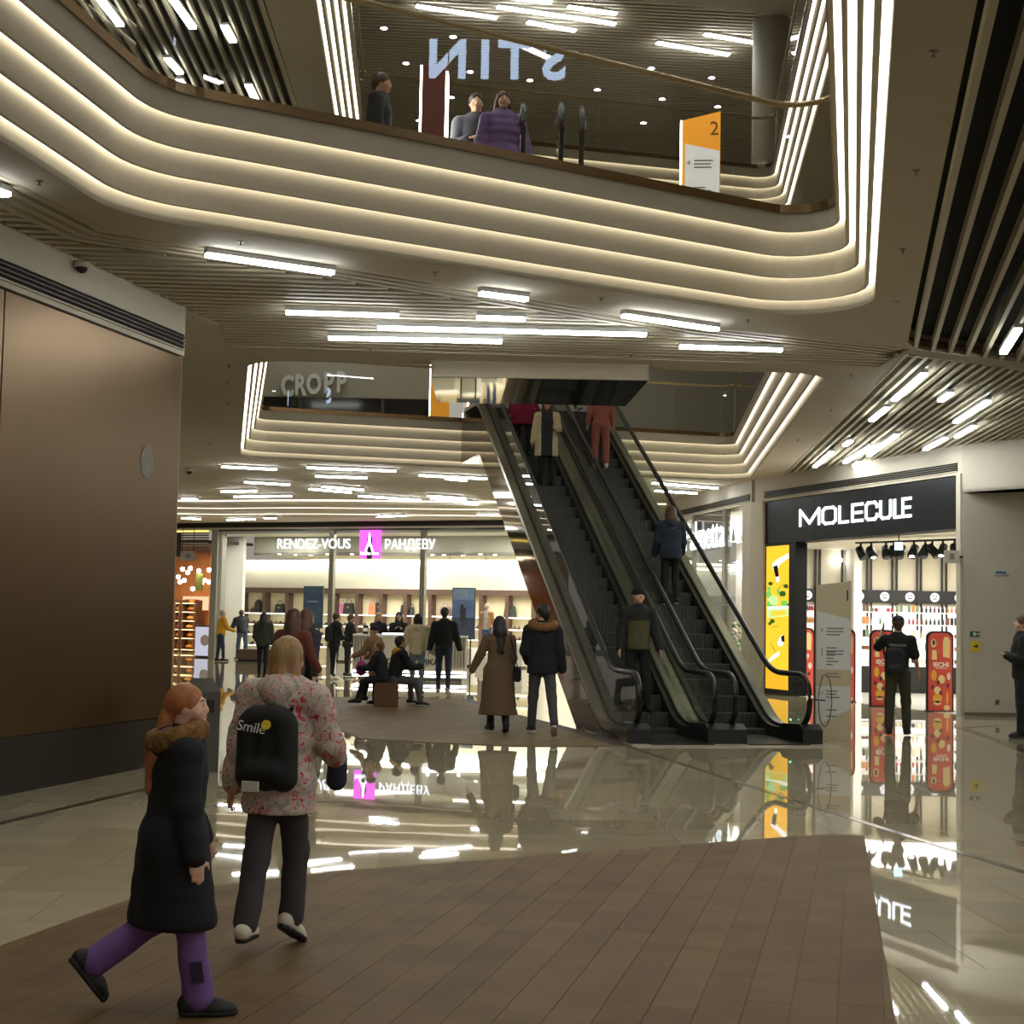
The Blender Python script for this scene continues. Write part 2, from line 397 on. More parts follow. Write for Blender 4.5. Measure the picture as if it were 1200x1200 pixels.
A_in = [(-5.85,4.0),(-5.75,4.0),(-4.52,11.93),(-4.1,14.2),(-2.0,15.5),(2.1,18.3),(4.88,19.55),(4.84,20.25),(-3.72,19.6),(-3.55,18.15),(-4.62,13.5),(-5.7,9)]
slats('ceiling_slats_bridge', A_in, (1,.055), .20, .085, .10, Z1+.06, M_SLAT, 'beige slat ceiling under the bridge between the openings',
      extra=par([(-5.4,5),(-4.09,11.93),(-3.68,13.71),(-1.72,14.91),(2.35,17.77),(4.85,18.9)], (.08,.24,.40,.56)))
slats('ceiling_slats_dark', ZONE_B, (.223,1), .22, .05, .12, Z1+.06, M_SLATL, 'widely spaced pale slats over a black void, beside the near opening',
      extra=par([(4.95,19.0),(6.59,19.78),(10,21.35),(13,22.6)], (0.0,.16,.32)))
slats('ceiling_slats_shop', ZONE_C, (.085,1), .145, .055, .12, Z1+.06, M_SLATL, 'pale slat ceiling in front of the perfume shop')
slats('ceiling_slats_far', ZONE_D, (1,.06), .2, .1, .1, Z1+.06, M_SLAT, 'fine slat ceiling in front of the shoe shop', stuff=True)
slats('ceiling_slats_upper', ZONE_L, (-.03,1), .19, .05, .12, Z2+.06, M_SLATL, 'widely spaced pale slats over a black void on the upper storey')
slats('ceiling_slats_top', ZONE_T, (1,.08), .22, .10, .1, Z3+.06, mat('ceiling_slat_top',(206,196,170),.55), 'fine slat ceiling of the third storey', stuff=True)

# ---- stepped fascias with cove light strips
TZ = [6.2,5.93,5.69,5.47,5.24,5.1]
def loft(name, path, prof, dz, m, parent):
    rings = [(offset_path(path,o),z+dz) for o,z in prof]; n = len(path)
    vs_ = [(p.x,p.y,z) for r,z in rings for p in r]
    fs_ = [(i*n+k,i*n+(k+1)%n,(i+1)*n+(k+1)%n,(i+1)*n+k) for i in range(len(rings)-1) for k in range(n)]
    o = mesh_obj(name, vs_, fs_, m, parent, smooth=False); return o
def fascia(idx, path, dz, label):
    root = empty('trim_%d' % idx, kind='structure', label=label)
    for i in range(5):
        o0 = .1*i if i < 4 else .4
        top = TZ[i] if i == 0 else TZ[i]+.035
        prof = [(o0,top),(o0,TZ[i+1])]
        if i < 3: prof += [(o0+.04,TZ[i+1]),(o0+.04,TZ[i+1]+.03)]
        elif i == 3: prof += [(o0+.04,TZ[i+1]),(o0+.04,TZ[i+1]+.03)]
        if i == 4: prof = [(.4,TZ[4]+.035),(.4,TZ[5])]
        loft('fascia_band', path, prof, dz, M_PANEL, root)
        if i < 4: loft('cove_strip', path, [(o0+.04,TZ[i+1]+.03),(.1*(i+1) if i<3 else .4,TZ[i+1]+.03)], dz, M_COVE, root)
    loft('brass_edge', path, [(-.012,6.13),(-.02,6.13),(-.02,6.22),(.03,6.22)], dz, M_BRASS, root)
    return root
# the lowest band sits a full step further out
TZ4 = TZ
fascia(1, RING_N, 0, 'stepped white fascia with four lit coves round the near opening')
fascia(2, RING_F, 0, 'stepped white fascia with lit coves round the escalator opening')
fascia(3, RING_F2, Z2-Z1, 'stepped white fascia with lit coves round the upper opening')
def balustrade(path, z, label, pane=1.75, cat='balustrade', skip=None, gm=None):
    root = empty('glass_balustrade', label=label, cat=cat); P_ = offset_path(path,.03)+[offset_path(path,.03)[0]]
    d = [0]
    for a,b in zip(P_[:-1],P_[1:]): d.append(d[-1]+(b-a).length)
    def at(s):
        for i in range(len(d)-1):
            if d[i+1] >= s: return P_[i]+(P_[i+1]-P_[i])*((s-d[i])/max(1e-6,d[i+1]-d[i]))
        return P_[-1]
    s = 0
    while s < d[-1]-.05:
        e = min(s+pane-.012, d[-1]); knots = [s]+[q for q in d if s < q < e]+[e]; pts = [at(q) for q in knots]; s += pane
        mid = pts[len(pts)//2]
        if skip and skip(mid): continue
        n = len(pts); vs_, fs_ = [], []
        off = []
        for i,p in enumerate(pts):
            q = (pts[min(i+1,n-1)]-pts[max(i-1,0)]).normalized(); off.append(Vector((q.y,-q.x)))
        for zz in (z,z+1.12):
            vs_ += [(p.x,p.y,zz) for p in pts]
        fs_ += [(i,i+1,n+i+1,n+i) for i in range(n-1)]
        mesh_obj('glass_panel', vs_, fs_, M_GLASS, root)
    pts = [(p.x,p.y,z+1.15) for p in P_[:-1]]
    MB().tube(pts, .034, 8, True).build('handrail', mat('brass_rail',(176,156,116),.38,.7), root, True)
    return root
balustrade(RING_N, F2, 'glass balustrade with brass handrail above the near stepped fascia')
balustrade(RING_F, F2, 'glass balustrade with handrail round the escalator opening', skip=lambda p: p.y > 34.2 and -1.6 < p.x < 2.2, gm=M_GLASS2)
balustrade(RING_F2, F3, 'glass balustrade with handrail round the top storey opening')
# ---- stepped soffit with coves in front of the shoe shop
def soffit_step(a, b, z0, z1, k):
    a,b = Vector(a),Vector(b)
    o = MB(); o.v = [(a.x,a.y,z0),(b.x,b.y,z0),(b.x,b.y,z1),(a.x,a.y,z1)]; o.f = [(0,1,2,3)]
    return o
cs = empty('trim_4', kind='structure', label='stepped soffit with three faint coves above the shoe shop')
ys = [46.2,47.9,49.6,51.6]; zs = [5.1,5.0,4.92,4.84]
XL,XR = -16,11; SL = -.30
for i in range(3):
    y0,y1 = ys[i],ys[i+1]
    L = lambda x,y: y + SL*(x+8)*.35 + .9*math.exp(-((x+10)/2.5)**2)
    xs = [XL+(XR-XL)*k/24 for k in range(25)]
    vs_ = [(x,L(x,y0),zs[i]-.02) for x in xs]+[(x,L(x,y0),zs[i+1]-.04) for x in xs]+[(x,L(x,y0)+(2.6 if i<2 else 7.5),zs[i+1]-.04) for x in xs]
    fs_ = [(r*25+k,r*25+k+1,(r+1)*25+k+1,(r+1)*25+k) for r in range(2) for k in range(24)]
    mesh_obj('fascia_band', vs_, fs_, M_PANEL, cs)
    vs_ = [(x,L(x,y0)-.02,zs[i]-.06) for x in xs]+[(x,L(x,y0)-.02,zs[i]-.02) for x in xs]
    mesh_obj('cove_strip', vs_, [(k,k+1,25+k+1,25+k) for k in range(24)], glow('cove_led_faint',(1,.88,.66),2.2), cs)

# ---- left wall: bronze hoarding panels under a plaster bulkhead
WA, WE = Vector((-4.53,13.88)), Vector((.2305,.9731)); WN = Vector((WE.y,-WE.x))     # WN points into the mall
def wl(s, off=0): p = WA + WE*s + WN*off; return (p.x,p.y)
SC = 3.43                                                                             # corner
def wall_box(s0,s1,z0,z1,o0,o1): 
    return MB().prism([wl(s0,o0),wl(s1,o0),wl(s1,o1),wl(s0,o1)], z0, z1)
wleft = struct(wall_box(-19,SC,4.56,Z1+.06,-.6,.0).build('wall_left', M_WALL), 'beige plaster bulkhead above the bronze hoarding')
wall_box(-19,SC-.03,0,4.56,-.6,-.08).build('backing', mat('backing_dark',(40,34,28),.8), wleft)
M_BRONZE = mat('bronze_sheet', (94,71,41), .34, .8, noise=(.8,.05))
edges = [-18,-14,-10.6,-7.2,-3.8,-.22,SC]
for a,b in zip(edges[:-1],edges[1:]):
    wall_box(a+.008,b-.008,.52,4.54,-.08,-.02).build('panel', M_BRONZE, wleft, bevel=.004)
    wall_box(a+.004,b-.004,0,.515,-.08,-.015).build('kick_panel', mat('dark_kick',(44,34,26),.4,.4), wleft)
grey_disc = MB().lathe([(.0005,0),(.145,0),(.145,.002),(.0005,.002)], n=24).build('round_disc', mat('disc_grey',(120,114,104),.7,noise=(9,.25)), wleft)  # thin mottled grey disc on the hoarding panel
pm = on_wall(174,541,(WA.x,WA.y),(WA.x+WE.x,WA.y+WE.y)); grey_disc.location = (pm.x+WN.x*-.017, pm.y+WN.y*-.017, pm.z); grey_disc.rotation_euler = (PI/2,0,math.atan2(WN.y,WN.x)+PI/2); grey_disc.scale = (1,1.2,1)
# return of the left wall behind the corner
struct(MB().prism([wl(SC,-.02),(-13.5,20.2),(-13.5,19.6),wl(SC-.5,-.6)],0,Z1+.06).build('wall_left_return', M_WALL), 'return wall behind the hoarding corner')
def grille(p0, p1, nrm, z0, z1, n, label, parent=None):
    """dark air slot with n louvre slats, between plan points"""
    p0,p1,nrm = Vector(p0),Vector(p1),Vector(nrm).normalized()
    r = empty('air_grille', label=label, cat='air grille')
    a,b = p0+nrm*.004,p1+nrm*.004; c,d_ = p0+nrm*.012,p1+nrm*.012
    MB().prism([a,b,d_,c],z0,z1).build('slot', M_VOID, r)
    for i in range(n):
        z = z0+(z1-z0)*(i+1)/(n+1)
        MB().bar((p0.x+nrm.x*.02,p0.y+nrm.y*.02,z),(p1.x+nrm.x*.02,p1.y+nrm.y*.02,z),.03,.012).build('louvre', mat('louvre',(92,84,70),.5,.3), r)
    MB().bar((p0.x+nrm.x*.012,p0.y+nrm.y*.012,z0),(p1.x+nrm.x*.012,p1.y+nrm.y*.012,z0),.03,.015).bar((p0.x+nrm.x*.012,p0.y+nrm.y*.012,z1),(p1.x+nrm.x*.012,p1.y+nrm.y*.012,z1),.03,.015).build('frame', M_WALL, r)
    return r
grille(wl(-12), wl(SC-.05), WN, 4.62, 4.80, 3, 'long dark slot air grille above the bronze hoarding')
# ---- dome cameras
def dome(p, label, s=1):
    r = empty('dome_camera', p, label=label, cat='camera')
    MB().lathe([(.075*s,0),(.08*s,-.03*s),(.065*s,-.06*s)],n=14).build('housing', M_WALL, r, True)
    MB().lathe([(.06*s,-.058*s),(.058*s,-.08*s),(.04*s,-.105*s),(.002,-.118*s)],n=14).build('dome', mat('dome_black',(12,12,14),.08), r, True)
pc = on_wall(88,314,wl(0),wl(1)); dome((pc.x+WN.x*.07,pc.y+WN.y*.07,pc.z+.06), 'black dome camera on the bulkhead above the bronze hoarding')
dome(on_z(222,549,Z1), 'small dark dome camera under the ceiling past the hoarding corner', 1.2)
# ---- sprinkler heads in the soffits
def sprinkler(p, label):
    r = empty('sprinkler', p, label=label, cat='sprinkler', group='sprinkler heads in the soffit')
    MB().lathe([(.03,0),(.03,-.006),(.008,-.008),(.007,-.03),(.018,-.032),(.018,-.036)],n=10).build('head', mat('sprinkler_metal',(120,112,98),.4,.6), r)
SPR = [(46,212,'above the bronze hoarding'),(282,283,'over the left bend of the near fascia'),(510,319,'below the middle of the near fascia'),(705,349,'below the right part of the near fascia'),
       (876,375,'below the right corner of the near fascia'),(1058,292,'beside the right corner of the near fascia'),(1060,291,None),(1074,200,'beside the right run of coves'),(1094,60,'at the top beside the right run of coves'),
       (1051,353,'nearest the right corner of the coves'),(998,439,'in the white soffit right of the escalator opening'),(974,480,'below the white coves right of the escalator'),(955,495,None),(935,515,'near the far right cove corner'),(434,409,'left under the bridge edge'),(740,416,'above the escalator landing box'),(268,428,'left of the far coves'),(266,448,'left of the far coves, second down'),(267,472,'left of the far coves, third down'),(245,520,'low left of the far coves')]
for x,y,l in SPR:
    if l: sprinkler(on_z(x,y,Z1), 'small sprinkler head in the plaster soffit '+l)
# ================================================================ CEILING LIGHTS
def linear(a, b, z, label, group, w=.085):
    a,b = Vector((a[0],a[1])),Vector((b[0],b[1])); d = b-a; c = (a+b)/2
    r = empty('linear_light', (c.x,c.y,z), math.atan2(d.y,d.x), label, 'ceiling light', group); L = d.length
    MB().box((-L/2,-w/2,-.085),(L/2,w/2,-.05)).build('diffuser', M_LIN, r)
    MB().box((-L/2-.01,-w/2-.008,-.05),(L/2+.01,w/2+.008,-.002)).build('housing', M_HOUS, r)
    return r
def light_row(pix, z, where, group, w=.085):
    for k,(x0,y0,x1,y1) in enumerate(sorted(pix, key=lambda q: q[0])):
        a,b = on_z(x0,y0,z-.085),on_z(x1,y1,z-.085)
        linear(a, b, z, '%s linear light from the left end, %s' % (ORD[k], where), group, w)
LA = [(242,301,390,322),(335,368,467,372),(385,398,588,402),(443,386,757,394),(563,346,617,353),(559,374,615,376),(731,372,840,388),(797,408,916,412),(-40,214,8,231)]
LC = [(1020,525,990,543),(1083,440,1048,470),(1039,480,1021,494),(1114,463,1102,471),(1158,472,1120,496),(1142,501,1121,513),(1108,515,1084,528),(1051,511,1018,535),(997,518,990,523),(975,531,955,548),(1007,543,1001,547)]
LD = [(260,548,324,551),(360,549,464,553),(370,559,430,561),(287,566,339,569),(260,577,300,576),(275,583,341,582),(378,571,425,575),(363,574,411,578),(421,582,492,587),(492,558,570,562),(523,562,546,564),(502,582,545,585),(506,585,579,592),(765,567,840,573),(768,576,816,579),(213,585,231,586)]
LE = [(267,610,298,609),(310,608,323,608),(350,608,405,607),(442,606,475,605),(560,604,584,604),(213,608,235,609)]
LT = [(488,8,582,22),(583,9,721,29),(666,9,722,17),(618,27,674,37),(604,-1,646,4),(770,51,854,65),(826,41,884,51)]
LU = [(117,0,141,31),(202,0,226,34),(263,32,273,50),(196,70,211,87),(210,95,220,110),(291,101,304,127)]
light_row(LA, Z1, 'in the slat ceiling under the bridge', 'slim lights under the bridge')
light_row(LC, Z1, 'in the slat ceiling before the perfume shop', 'slim lights before the perfume shop')
light_row([(1193,388,1176,415)], Z1, 'among dark slats at the far right edge', 'slim lights before the perfume shop')
light_row(LD, Z1, 'in the far slat ceiling behind the opening', 'slim lights in the far ceiling', .10)
for k,(x0,y0,x1,y1) in enumerate(sorted(LE)):
    for z,lo,hi in ((4.80,49.6,99),(4.88,47.9,49.6),(4.96,40,47.9)):
        m_ = on_z((x0+x1)/2,(y0+y1)/2,z-.085); off = -.105*(m_.x+8)
        if lo+off <= m_.y < hi+off: break
    linear(on_z(x0,y0,z-.085),on_z(x1,y1,z-.085),z,'%s linear light from the left end, in the stepped soffit above the shoe shop' % ORD[k],'slim lights in the stepped soffit',.10)
light_row(LT, Z3, 'in the slat ceiling of the top storey', 'slim lights in the top storey ceiling', .15)
light_row(LU, Z2, 'among the dark slats of the upper storey', 'slim lights among the upper dark slats', .12)
# unseen fill lights added beside and above the camera to brighten the storeys
for k,(x,y) in enumerate(((5.6,4),(8.5,9),(7.5,13.5),(10,16.5),(5,-1),(10.5,6),(4.0,1.2),(6.8,6.8),(6.2,9.6),(9.6,12.6),(8.6,1.5),(7.2,-2.2),(11.6,9.8),(8.2,4.2))):
    linear((x-.32,y-1.4),(x+.32,y+1.4),Z1,'unseen slim fill light added among dark slats, the %s of the set beside the camera' % ORD[k],'fill lights added beside the camera')  # added to brighten the floor and the soffit beside the opening
for k,(x,y,z) in enumerate([(-2.4,16.3,Z2),(.2,17.4,Z2),(2.6,18.6,Z2),(-1.2,18.6,Z2),(3.4,17.2,Z2),(7.5,4,Z2),(9,10,Z2),(8.5,17,Z2),(8.5,26,Z2),(8.8,32,Z2),(-8,6,Z2),(-8.5,12,Z2),(-8.2,18,Z2),(-1,42,Z2),(2.5,42.5,Z2),(-5,42,Z2),(-9,41,Z2)]):
    linear((x-1.1,y-.25),(x+1.1,y+.25),z,'upper storey slim fill light added out of view, the %s from the bridge' % ORD[k],'upper storey fill lights added out of view',.12)  # added to brighten the upper storey behind the glass
for k,(x,y) in enumerate([(-3.2,2),(-1.2,2.5),(-3,6),(-.6,6),(-2.6,10),(.2,10),(-1.6,13),(1.4,14)]):
    linear((x-1.5,y-.2),(x+1.5,y+.2),Z3,'top storey fill light added out of view over the near opening, the %s from the camera' % ORD[k],'top storey fill lights added over the near opening',.2)  # added high over the opening to brighten the whole atrium
DL = [(450,33),(531,43),(476,74),(551,84),(621,94),(684,68),(763,80),(834,91),(700,105),(776,116),(841,125),(529,114),(491,141),(754,144)]
M_DOWN = glow('downlight_lens',(1,.97,.9),25)
for k,(x,y) in enumerate(sorted(DL)):
    p = on_z(x,y,Z3-.02); r = empty('downlight', p, label='%s small round downlight from the left end in the top ceiling' % ORD[k], cat='downlight', group='downlights in the top storey ceiling')
    MB().lathe([(.09,0),(.09,-.012),(.0005,-.012)],n=10).build('lens', M_DOWN, r)
    MB().lathe([(.13,.06),(.13,-.008),(.092,-.008),(.092,.05)],n=12).build('rim', M_HOUS, r)
# ================================================================ ESCALATORS
M_CLAD = mat('mirror_cladding', (128,112,92), .05, 1.0, bump=(.7,.12))
M_STEP = mat('escalator_step', (66,66,62), .45, .5, noise=(40,.15,(1,1,1)))
M_DECK = mat('escalator_deck', (152,149,138), .3, .9)
M_SKIRT = mat('escalator_skirt', (52,50,44), .4, .5)
M_ESCGL = glass('escalator_glass', (.80,.86,.80), 1.5)
E_AZ = math.radians(11.5); E_D = Vector((-math.sin(E_AZ),math.cos(E_AZ))); E_U = Vector((E_D.y,-E_D.x))
E_O = Vector((1.81,21.02)); E_S0, E_TAN, E_RISE = 1.55, math.tan(math.radians(30)), 6.2
E_S1 = E_S0 + E_RISE/E_TAN; E_END = E_S1+1.6
def EP(t, s, z): p = E_O + E_U*t + E_D*s; return (p.x,p.y,z)
def e_line(s):      # height of the step line, softened at both ends
    def soft(x): k = .35; return 0 if x < -k else (x if x > k else (x+k)**2/(4*k))
    return E_TAN*(soft(s-E_S0) - soft(s-E_S1))
SS = [.0,.45,.9,1.1,1.25,1.4,1.55,1.7,1.85,2.0]+[2.0+(E_S1-2.5)*k/6 for k in range(1,7)]+[E_S1-.35,E_S1-.2,E_S1,E_S1+.2,E_S1+.35,E_S1+.8,E_END]
def band(t0, t1, z0, z1, s0=0., s1=99.):
    """strip between lateral t0..t1 following the step line, from +z0 to +z1"""
    ss = [s for s in SS if s0 < s < s1]; ss = [s0]+ss+([s1] if s1 < 90 else [E_END]) if s1 < 90 else [s0]+ss
    mb = MB(); n = len(ss)
    for s in ss:
        h = e_line(s)
        mb.v += [EP(t0,s,h+z0),EP(t1,s,h+z0),EP(t1,s,h+z1),EP(t0,s,h+z1)]
    for i in range(n-1):
        for k in range(4): mb.f.append((i*4+k,(i+1)*4+k,(i+1)*4+(k+1)%4,i*4+(k+1)%4))
    mb.f += [(0,1,2,3),((n-1)*4+3,(n-1)*4+2,(n-1)*4+1,(n-1)*4)]
    return mb
def balus(root, t, out):
    """one balustrade at lateral t; out = -1/+1 side that faces away from the steps"""
    c, r = .42, .36
    arc = [(c - r*math.cos(a), .59 + r*math.sin(a)) for a in [math.radians(q) for q in range(-90,91,18)]]
    top = [(s, e_line(s)+.95) for s in SS if s > .6]
    arc2 = [(E_END-.1 + r*math.cos(a), E_RISE+.59 + r*math.sin(a)) for a in [math.radians(q) for q in range(90,-91,-18)]]
    pts = [EP(t,.75,.22)]+[EP(t,s,z) for s,z in arc]+[EP(t,s,z) for s,z in top[:-1]]+[EP(t,s,z) for s,z in arc2]+[EP(t,E_END-.4,E_RISE+.22)]
    MB().tube(pts, .042, 8).build('handrail', M_RUBBER, root, True)
    # glass: newel end, then panes along the incline
    mb = MB(); low = [EP(t,s,.24) for s,_ in arc]; nar = len(arc)
    poly = [EP(t,s,z) for s,z in arc]+[EP(t,.9,.92),EP(t,.9,.25)]
    mb.v = poly; mb.f = [tuple(range(len(poly)))]; mb.build('glass_panel', M_ESCGL, root)
    cuts = [.91,2.1,3.6,5.1,6.6,8.1,9.6,11.1,E_S1-.3,E_END-.1]
    for a,b in zip(cuts[:-1],cuts[1:]):
        ks = [a+.004]+[s for s in SS if a < s < b]+[b-.004]; n = len(ks)
        vs_ = [EP(t,s,e_line(s)+.2) for s in ks]+[EP(t,s,e_line(s)+.92) for s in ks]
        mesh_obj('glass_panel', vs_, [(i,i+1,n+i+1,n+i) for i in range(n-1)], M_ESCGL, root)
    band(t-.012,t+.012,.14,.21,.5).build('glass_gasket', M_RUBBER, root)
    a,b = sorted((t+out*.012,t+out*.17)); band(a,b,.06,.17,.1).build('outer_deck', M_DECK, root)
    a,b = sorted((t-out*.012,t-out*.10)); band(a,b,-.25 if False else -.02,.17,.1).build('skirt', M_SKIRT, root)
    a,b = sorted((t+out*.16,t-out*.13)); w = MB()
    w.v = [EP(q,s,z) for s,z in ((-.02,0),(-.02,.2),(.12,.27),(.75,.24),(1.0,.1),(1.0,0)) for q in (a,b)]
    w.f = [(2*i,2*i+1,(2*i+3)%12,(2*i+2)%12) for i in range(6)]+[tuple(range(0,12,2))[::-1],tuple(range(1,12,2))]
    w.build('newel_plinth', M_BLACK, root)
step_mesh = None
def escalator(t0, t1, label):
    global step_mesh
    o = EP((t0+t1)/2,0,0); root = empty('escalator', (0,0,0), 0, label, 'escalator')
    balus(root, t0, -1); balus(root, t1, 1)
    a,b = t0+.105,t1-.105; w = b-a
    if step_mesh is None:
        mb = MB()
        prof = [(0,-.02),(0,.0),(.012,.225),(.02,.231),(.40,.231),(.40,-.02)]
        n = len(prof)
        mb.v = [(x,s,z) for x in (-w/2,w/2) for s,z in prof]
        mb.f = [tuple(range(n)),tuple(range(2*n-1,n-1,-1))]+[(i,n+i,n+(i+1)%n,(i+1)%n) for i in range(n)]
        for k in range(14): x = -w/2+.03+k*(w-.06)/13; mb.box((x-.006,-.008,.0),(x+.006,.0,.222))
        step_mesh = bpy.data.meshes.new('step'); step_mesh.from_pydata(mb.v, [], mb.f); step_mesh.materials.append(M_STEP); step_mesh.update()
    s = 1.05; 
    while s < E_S1+.5:
        z = e_line(s+.2); q = bpy.data.objects.new('step', step_mesh); link(q, root); p = EP((a+b)/2,s,z-.231+.02); q.location = p; q.rotation_euler = (0,0,E_AZ); s += .4
    ang = E_AZ
    c = EP((a+b)/2,.42,.012); MB().cbox(c,(w,1.24,.024),ang).build('comb_plate', M_DSTEEL, root)
    c = EP((a+b)/2,E_END-.3,E_RISE+.006); MB().cbox(c,(w,1.5,.02),ang).build('comb_plate', M_DSTEEL, root)
    return root
escA = escalator(0, 1.08, 'down escalator carrying the man in a beanie, mirror clad on its open side')
escB = escalator(1.38, 2.46, 'up escalator nearest the perfume shop with a woman in navy halfway')
band(1.17,1.29,.06,.165,.1).build('centre_cover', M_DECK, escA)
def cladding(t, root, name):
    su = 2.95; ss = sorted(set([.5,.9,1.25,1.55,1.85,2.2,su]+[su+(E_RISE-1.05)/E_TAN*k/8 for k in range(9)]+[E_S1,E_END,E_END+.3]))
    und = lambda s: 0 if s <= su else min(E_TAN*(s-su), E_RISE-1.05)
    top = lambda s: e_line(s)+.10
    mb = MB(); n = len(ss)
    mb.v = [EP(t,s,und(s)) for s in ss]+[EP(t,s,top(s)) for s in ss]; mb.f = [(i,i+1,n+i+1,n+i) for i in range(n-1)]
    return mb, ss, und
mbL, ss_, und_ = cladding(-.17, escA, 'side'); cut = [0,7,11,len(ss_)-1]
for i0,i1 in zip(cut[:-1],cut[1:]):
    q = MB(); n = i1-i0+1; N_ = len(ss_)
    q.v = [mbL.v[i] for i in range(i0,i1+1)]+[mbL.v[N_+i] for i in range(i0,i1+1)]; q.f = [(i+1,i,n+i,n+i+1) for i in range(n-1)]
    q.build('side_cladding', M_CLAD, escA)
mbR,_,_ = cladding(2.63, escB, 'side'); mbR.build('side_cladding', M_CLAD, escB)
for (ta,tb,root) in ((-.17,1.23,escA),(1.23,2.63,escB)):
    q = MB(); k = [s for s in ss_ if s >= 2.95]; n = len(k)
    q.v = [EP(ta,s,und_(s)) for s in k]+[EP(tb,s,und_(s)) for s in k]; q.f = [(i,i+1,n+i+1,n+i) for i in range(n-1)]
    q.build('underside_cladding', M_CLAD, root)
MB().cbox(EP(2.40,.62,.30),(.02,.02,.02)).build('green_signal_lamp', glow('green_lamp',(.1,1,.3),4), escB)
MB().cbox(EP(-.1,.55,.1),(.14,.9,.2),E_AZ).build('end_box', mat('end_box_steel',(120,108,86),.35,.6), escA)
gp = on_y(967,821,21.62); gd = Vector((.44,.9,0))
MB().tube([gp+gd*(.36*math.cos(a))+Vector((0,0,.36*math.sin(a))) for a in [2*PI*k/28 for k in range(28)]],.007,5,True).build('guard_ring', M_BLACK, escB, True)
MB().bar((gp.x,gp.y,gp.z),EP(2.46,.08,.62),.02,.02).build('guard_bracket', M_DSTEEL, escB)
# landing plate on the floor in front
lp = [E_O+E_U*-.2+E_D*-.6, E_O+E_U*2.75+E_D*-.6, E_O+E_U*2.75+E_D*0.2, E_O+E_U*-.2+E_D*.2]
MB().prism(lp,-.006,.005).build('landing_plate', mat('landing_plate',(178,170,150),.3,.1), floor_base)

# ================================================================ ON THE BRIDGE (upper storey)
def escalator_landing():
    r = empty('escalator_landing', (0,0,0), 0, 'boxed mirror soffit with three glass newels on the bridge, over the lower escalators', 'escalator')
    Y0 = 20.45; a = on_y(505,441,Y0); b = on_y(760,446,Y0); zt = on_y(505,424,Y0).z; z0 = (a.z+b.z)/2
    far_l, far_r = on_z(512,471,z0), on_z(733,476,z0); m0,m1 = on_z(597,441,z0), on_z(588,473,z0); m0.y = Y0
    MB().prism([(a.x,a.y-.04),(b.x,b.y-.04),(b.x,b.y),(a.x,a.y)],z0-.005,zt+.02).build('front_band', mat('landing_band',(160,148,120),.5,.0), r)
    MB().prism([(a.x,a.y),(m0.x,m0.y),(m1.x,m1.y),(far_l.x,far_l.y)],z0,zt).build('soffit_panel', mat('mirror_bright_reflection',(205,198,178),.03,1.0,bump=(1.2,.08)), r)  # paler tint puts the brighter reflection into the mirror colour
    MB().prism([(m0.x,m0.y),(b.x,b.y),(far_r.x,far_r.y),(m1.x,m1.y)],z0,zt).build('soffit_panel', mat('mirror_dark_reflection',(110,96,76),.06,1.0,bump=(.9,.1)), r)  # darker tint puts the dim reflection into the mirror colour
    for k,(x,yt,dx) in enumerate(((614,112,-.06),(659,112,-.06),(683,116,.10))):
        Y = 16.45; p = on_y(x,yt,Y); z1 = p.z
        path = [(p.x+dx*.2,Y+.7,F2+.1),(p.x+dx*.3,Y+.25,F2+.12)]+[(p.x,Y+.35-.3*math.cos(q),z1-.34+.34*math.sin(q)) for q in [math.radians(v) for v in range(-60,91,15)]]+[(p.x+dx*.6,Y+.95,z1)]
        MB().tube(path,.03,8).build('handrail', M_RUBBER, r, True)
        gl = [(p.x,Y+.35-.27*math.cos(q),z1-.34+.3*math.sin(q)) for q in [math.radians(v) for v in range(-60,91,15)]]+[(p.x+dx*.6,Y+.95,z1-.05),(p.x+dx*.6,Y+.95,F2+.2),(p.x,Y+.3,F2+.2)]
        mesh_obj('glass_panel', gl, [tuple(range(len(gl)))], M_ESCGL, r)
        MB().prism([(p.x-.1,Y+.1),(p.x+.1,Y+.1),(p.x+.1+dx*.5,Y+.95),(p.x-.1+dx*.5,Y+.95)],F2,F2+.42).build('deck', M_DECK, r)
    MB().box((.35,17.6,F2),(1.1,17.7,F2+.7)).build('parapet', mat('brown_parapet',(60,50,38),.4), r)
    return r
escalator_landing()
def totem(name, loc, rz, w, h, th, face_m, side_m, label, slope=.06, lit=None):
    r = empty(name, loc, rz, label, 'sign')
    q = MB(); pr = [(-w/2,0),(w/2,0),(w/2,h),(-w/2,h-slope)]
    q.v = [(x,y,z) for y in (-th/2,th/2) for x,z in pr]; q.f = [(0,1,2,3),(7,6,5,4)]+[(i,4+i,4+(i+1)%4,(i+1)%4) for i in range(4)]
    o = q.build('body', face_m, r); 
    s = MB().box((-w/2-.025,-th/2-.004,0),(-w/2-.001,th/2+.004,h-slope)).build('side_strip', lit or side_m, r)
    return r
def print_panel(r, name, x0,x1,z0,z1,y, m, slant0=0, slant1=0):
    return mesh_obj(name, [(x0,y,z0),(x1,y,z0+slant0),(x1,y,z1+slant1),(x0,y,z1)], [(0,1,2,3)], m, r)
M_INKG = mat('print_grey', (120,116,110), .6); M_INKD = mat('print_dark', (40,38,36), .6)
def text_lines(r, x, z, n, w, y, m=M_INKG, h=.018, gap=.045, seed=1):
    rng = random.Random(seed)
    for k in range(n): MB().box((x,y-.001,z-k*gap-h),(x+w*rng.uniform(.5,1),y,z-k*gap)).build('text_line', m, r)
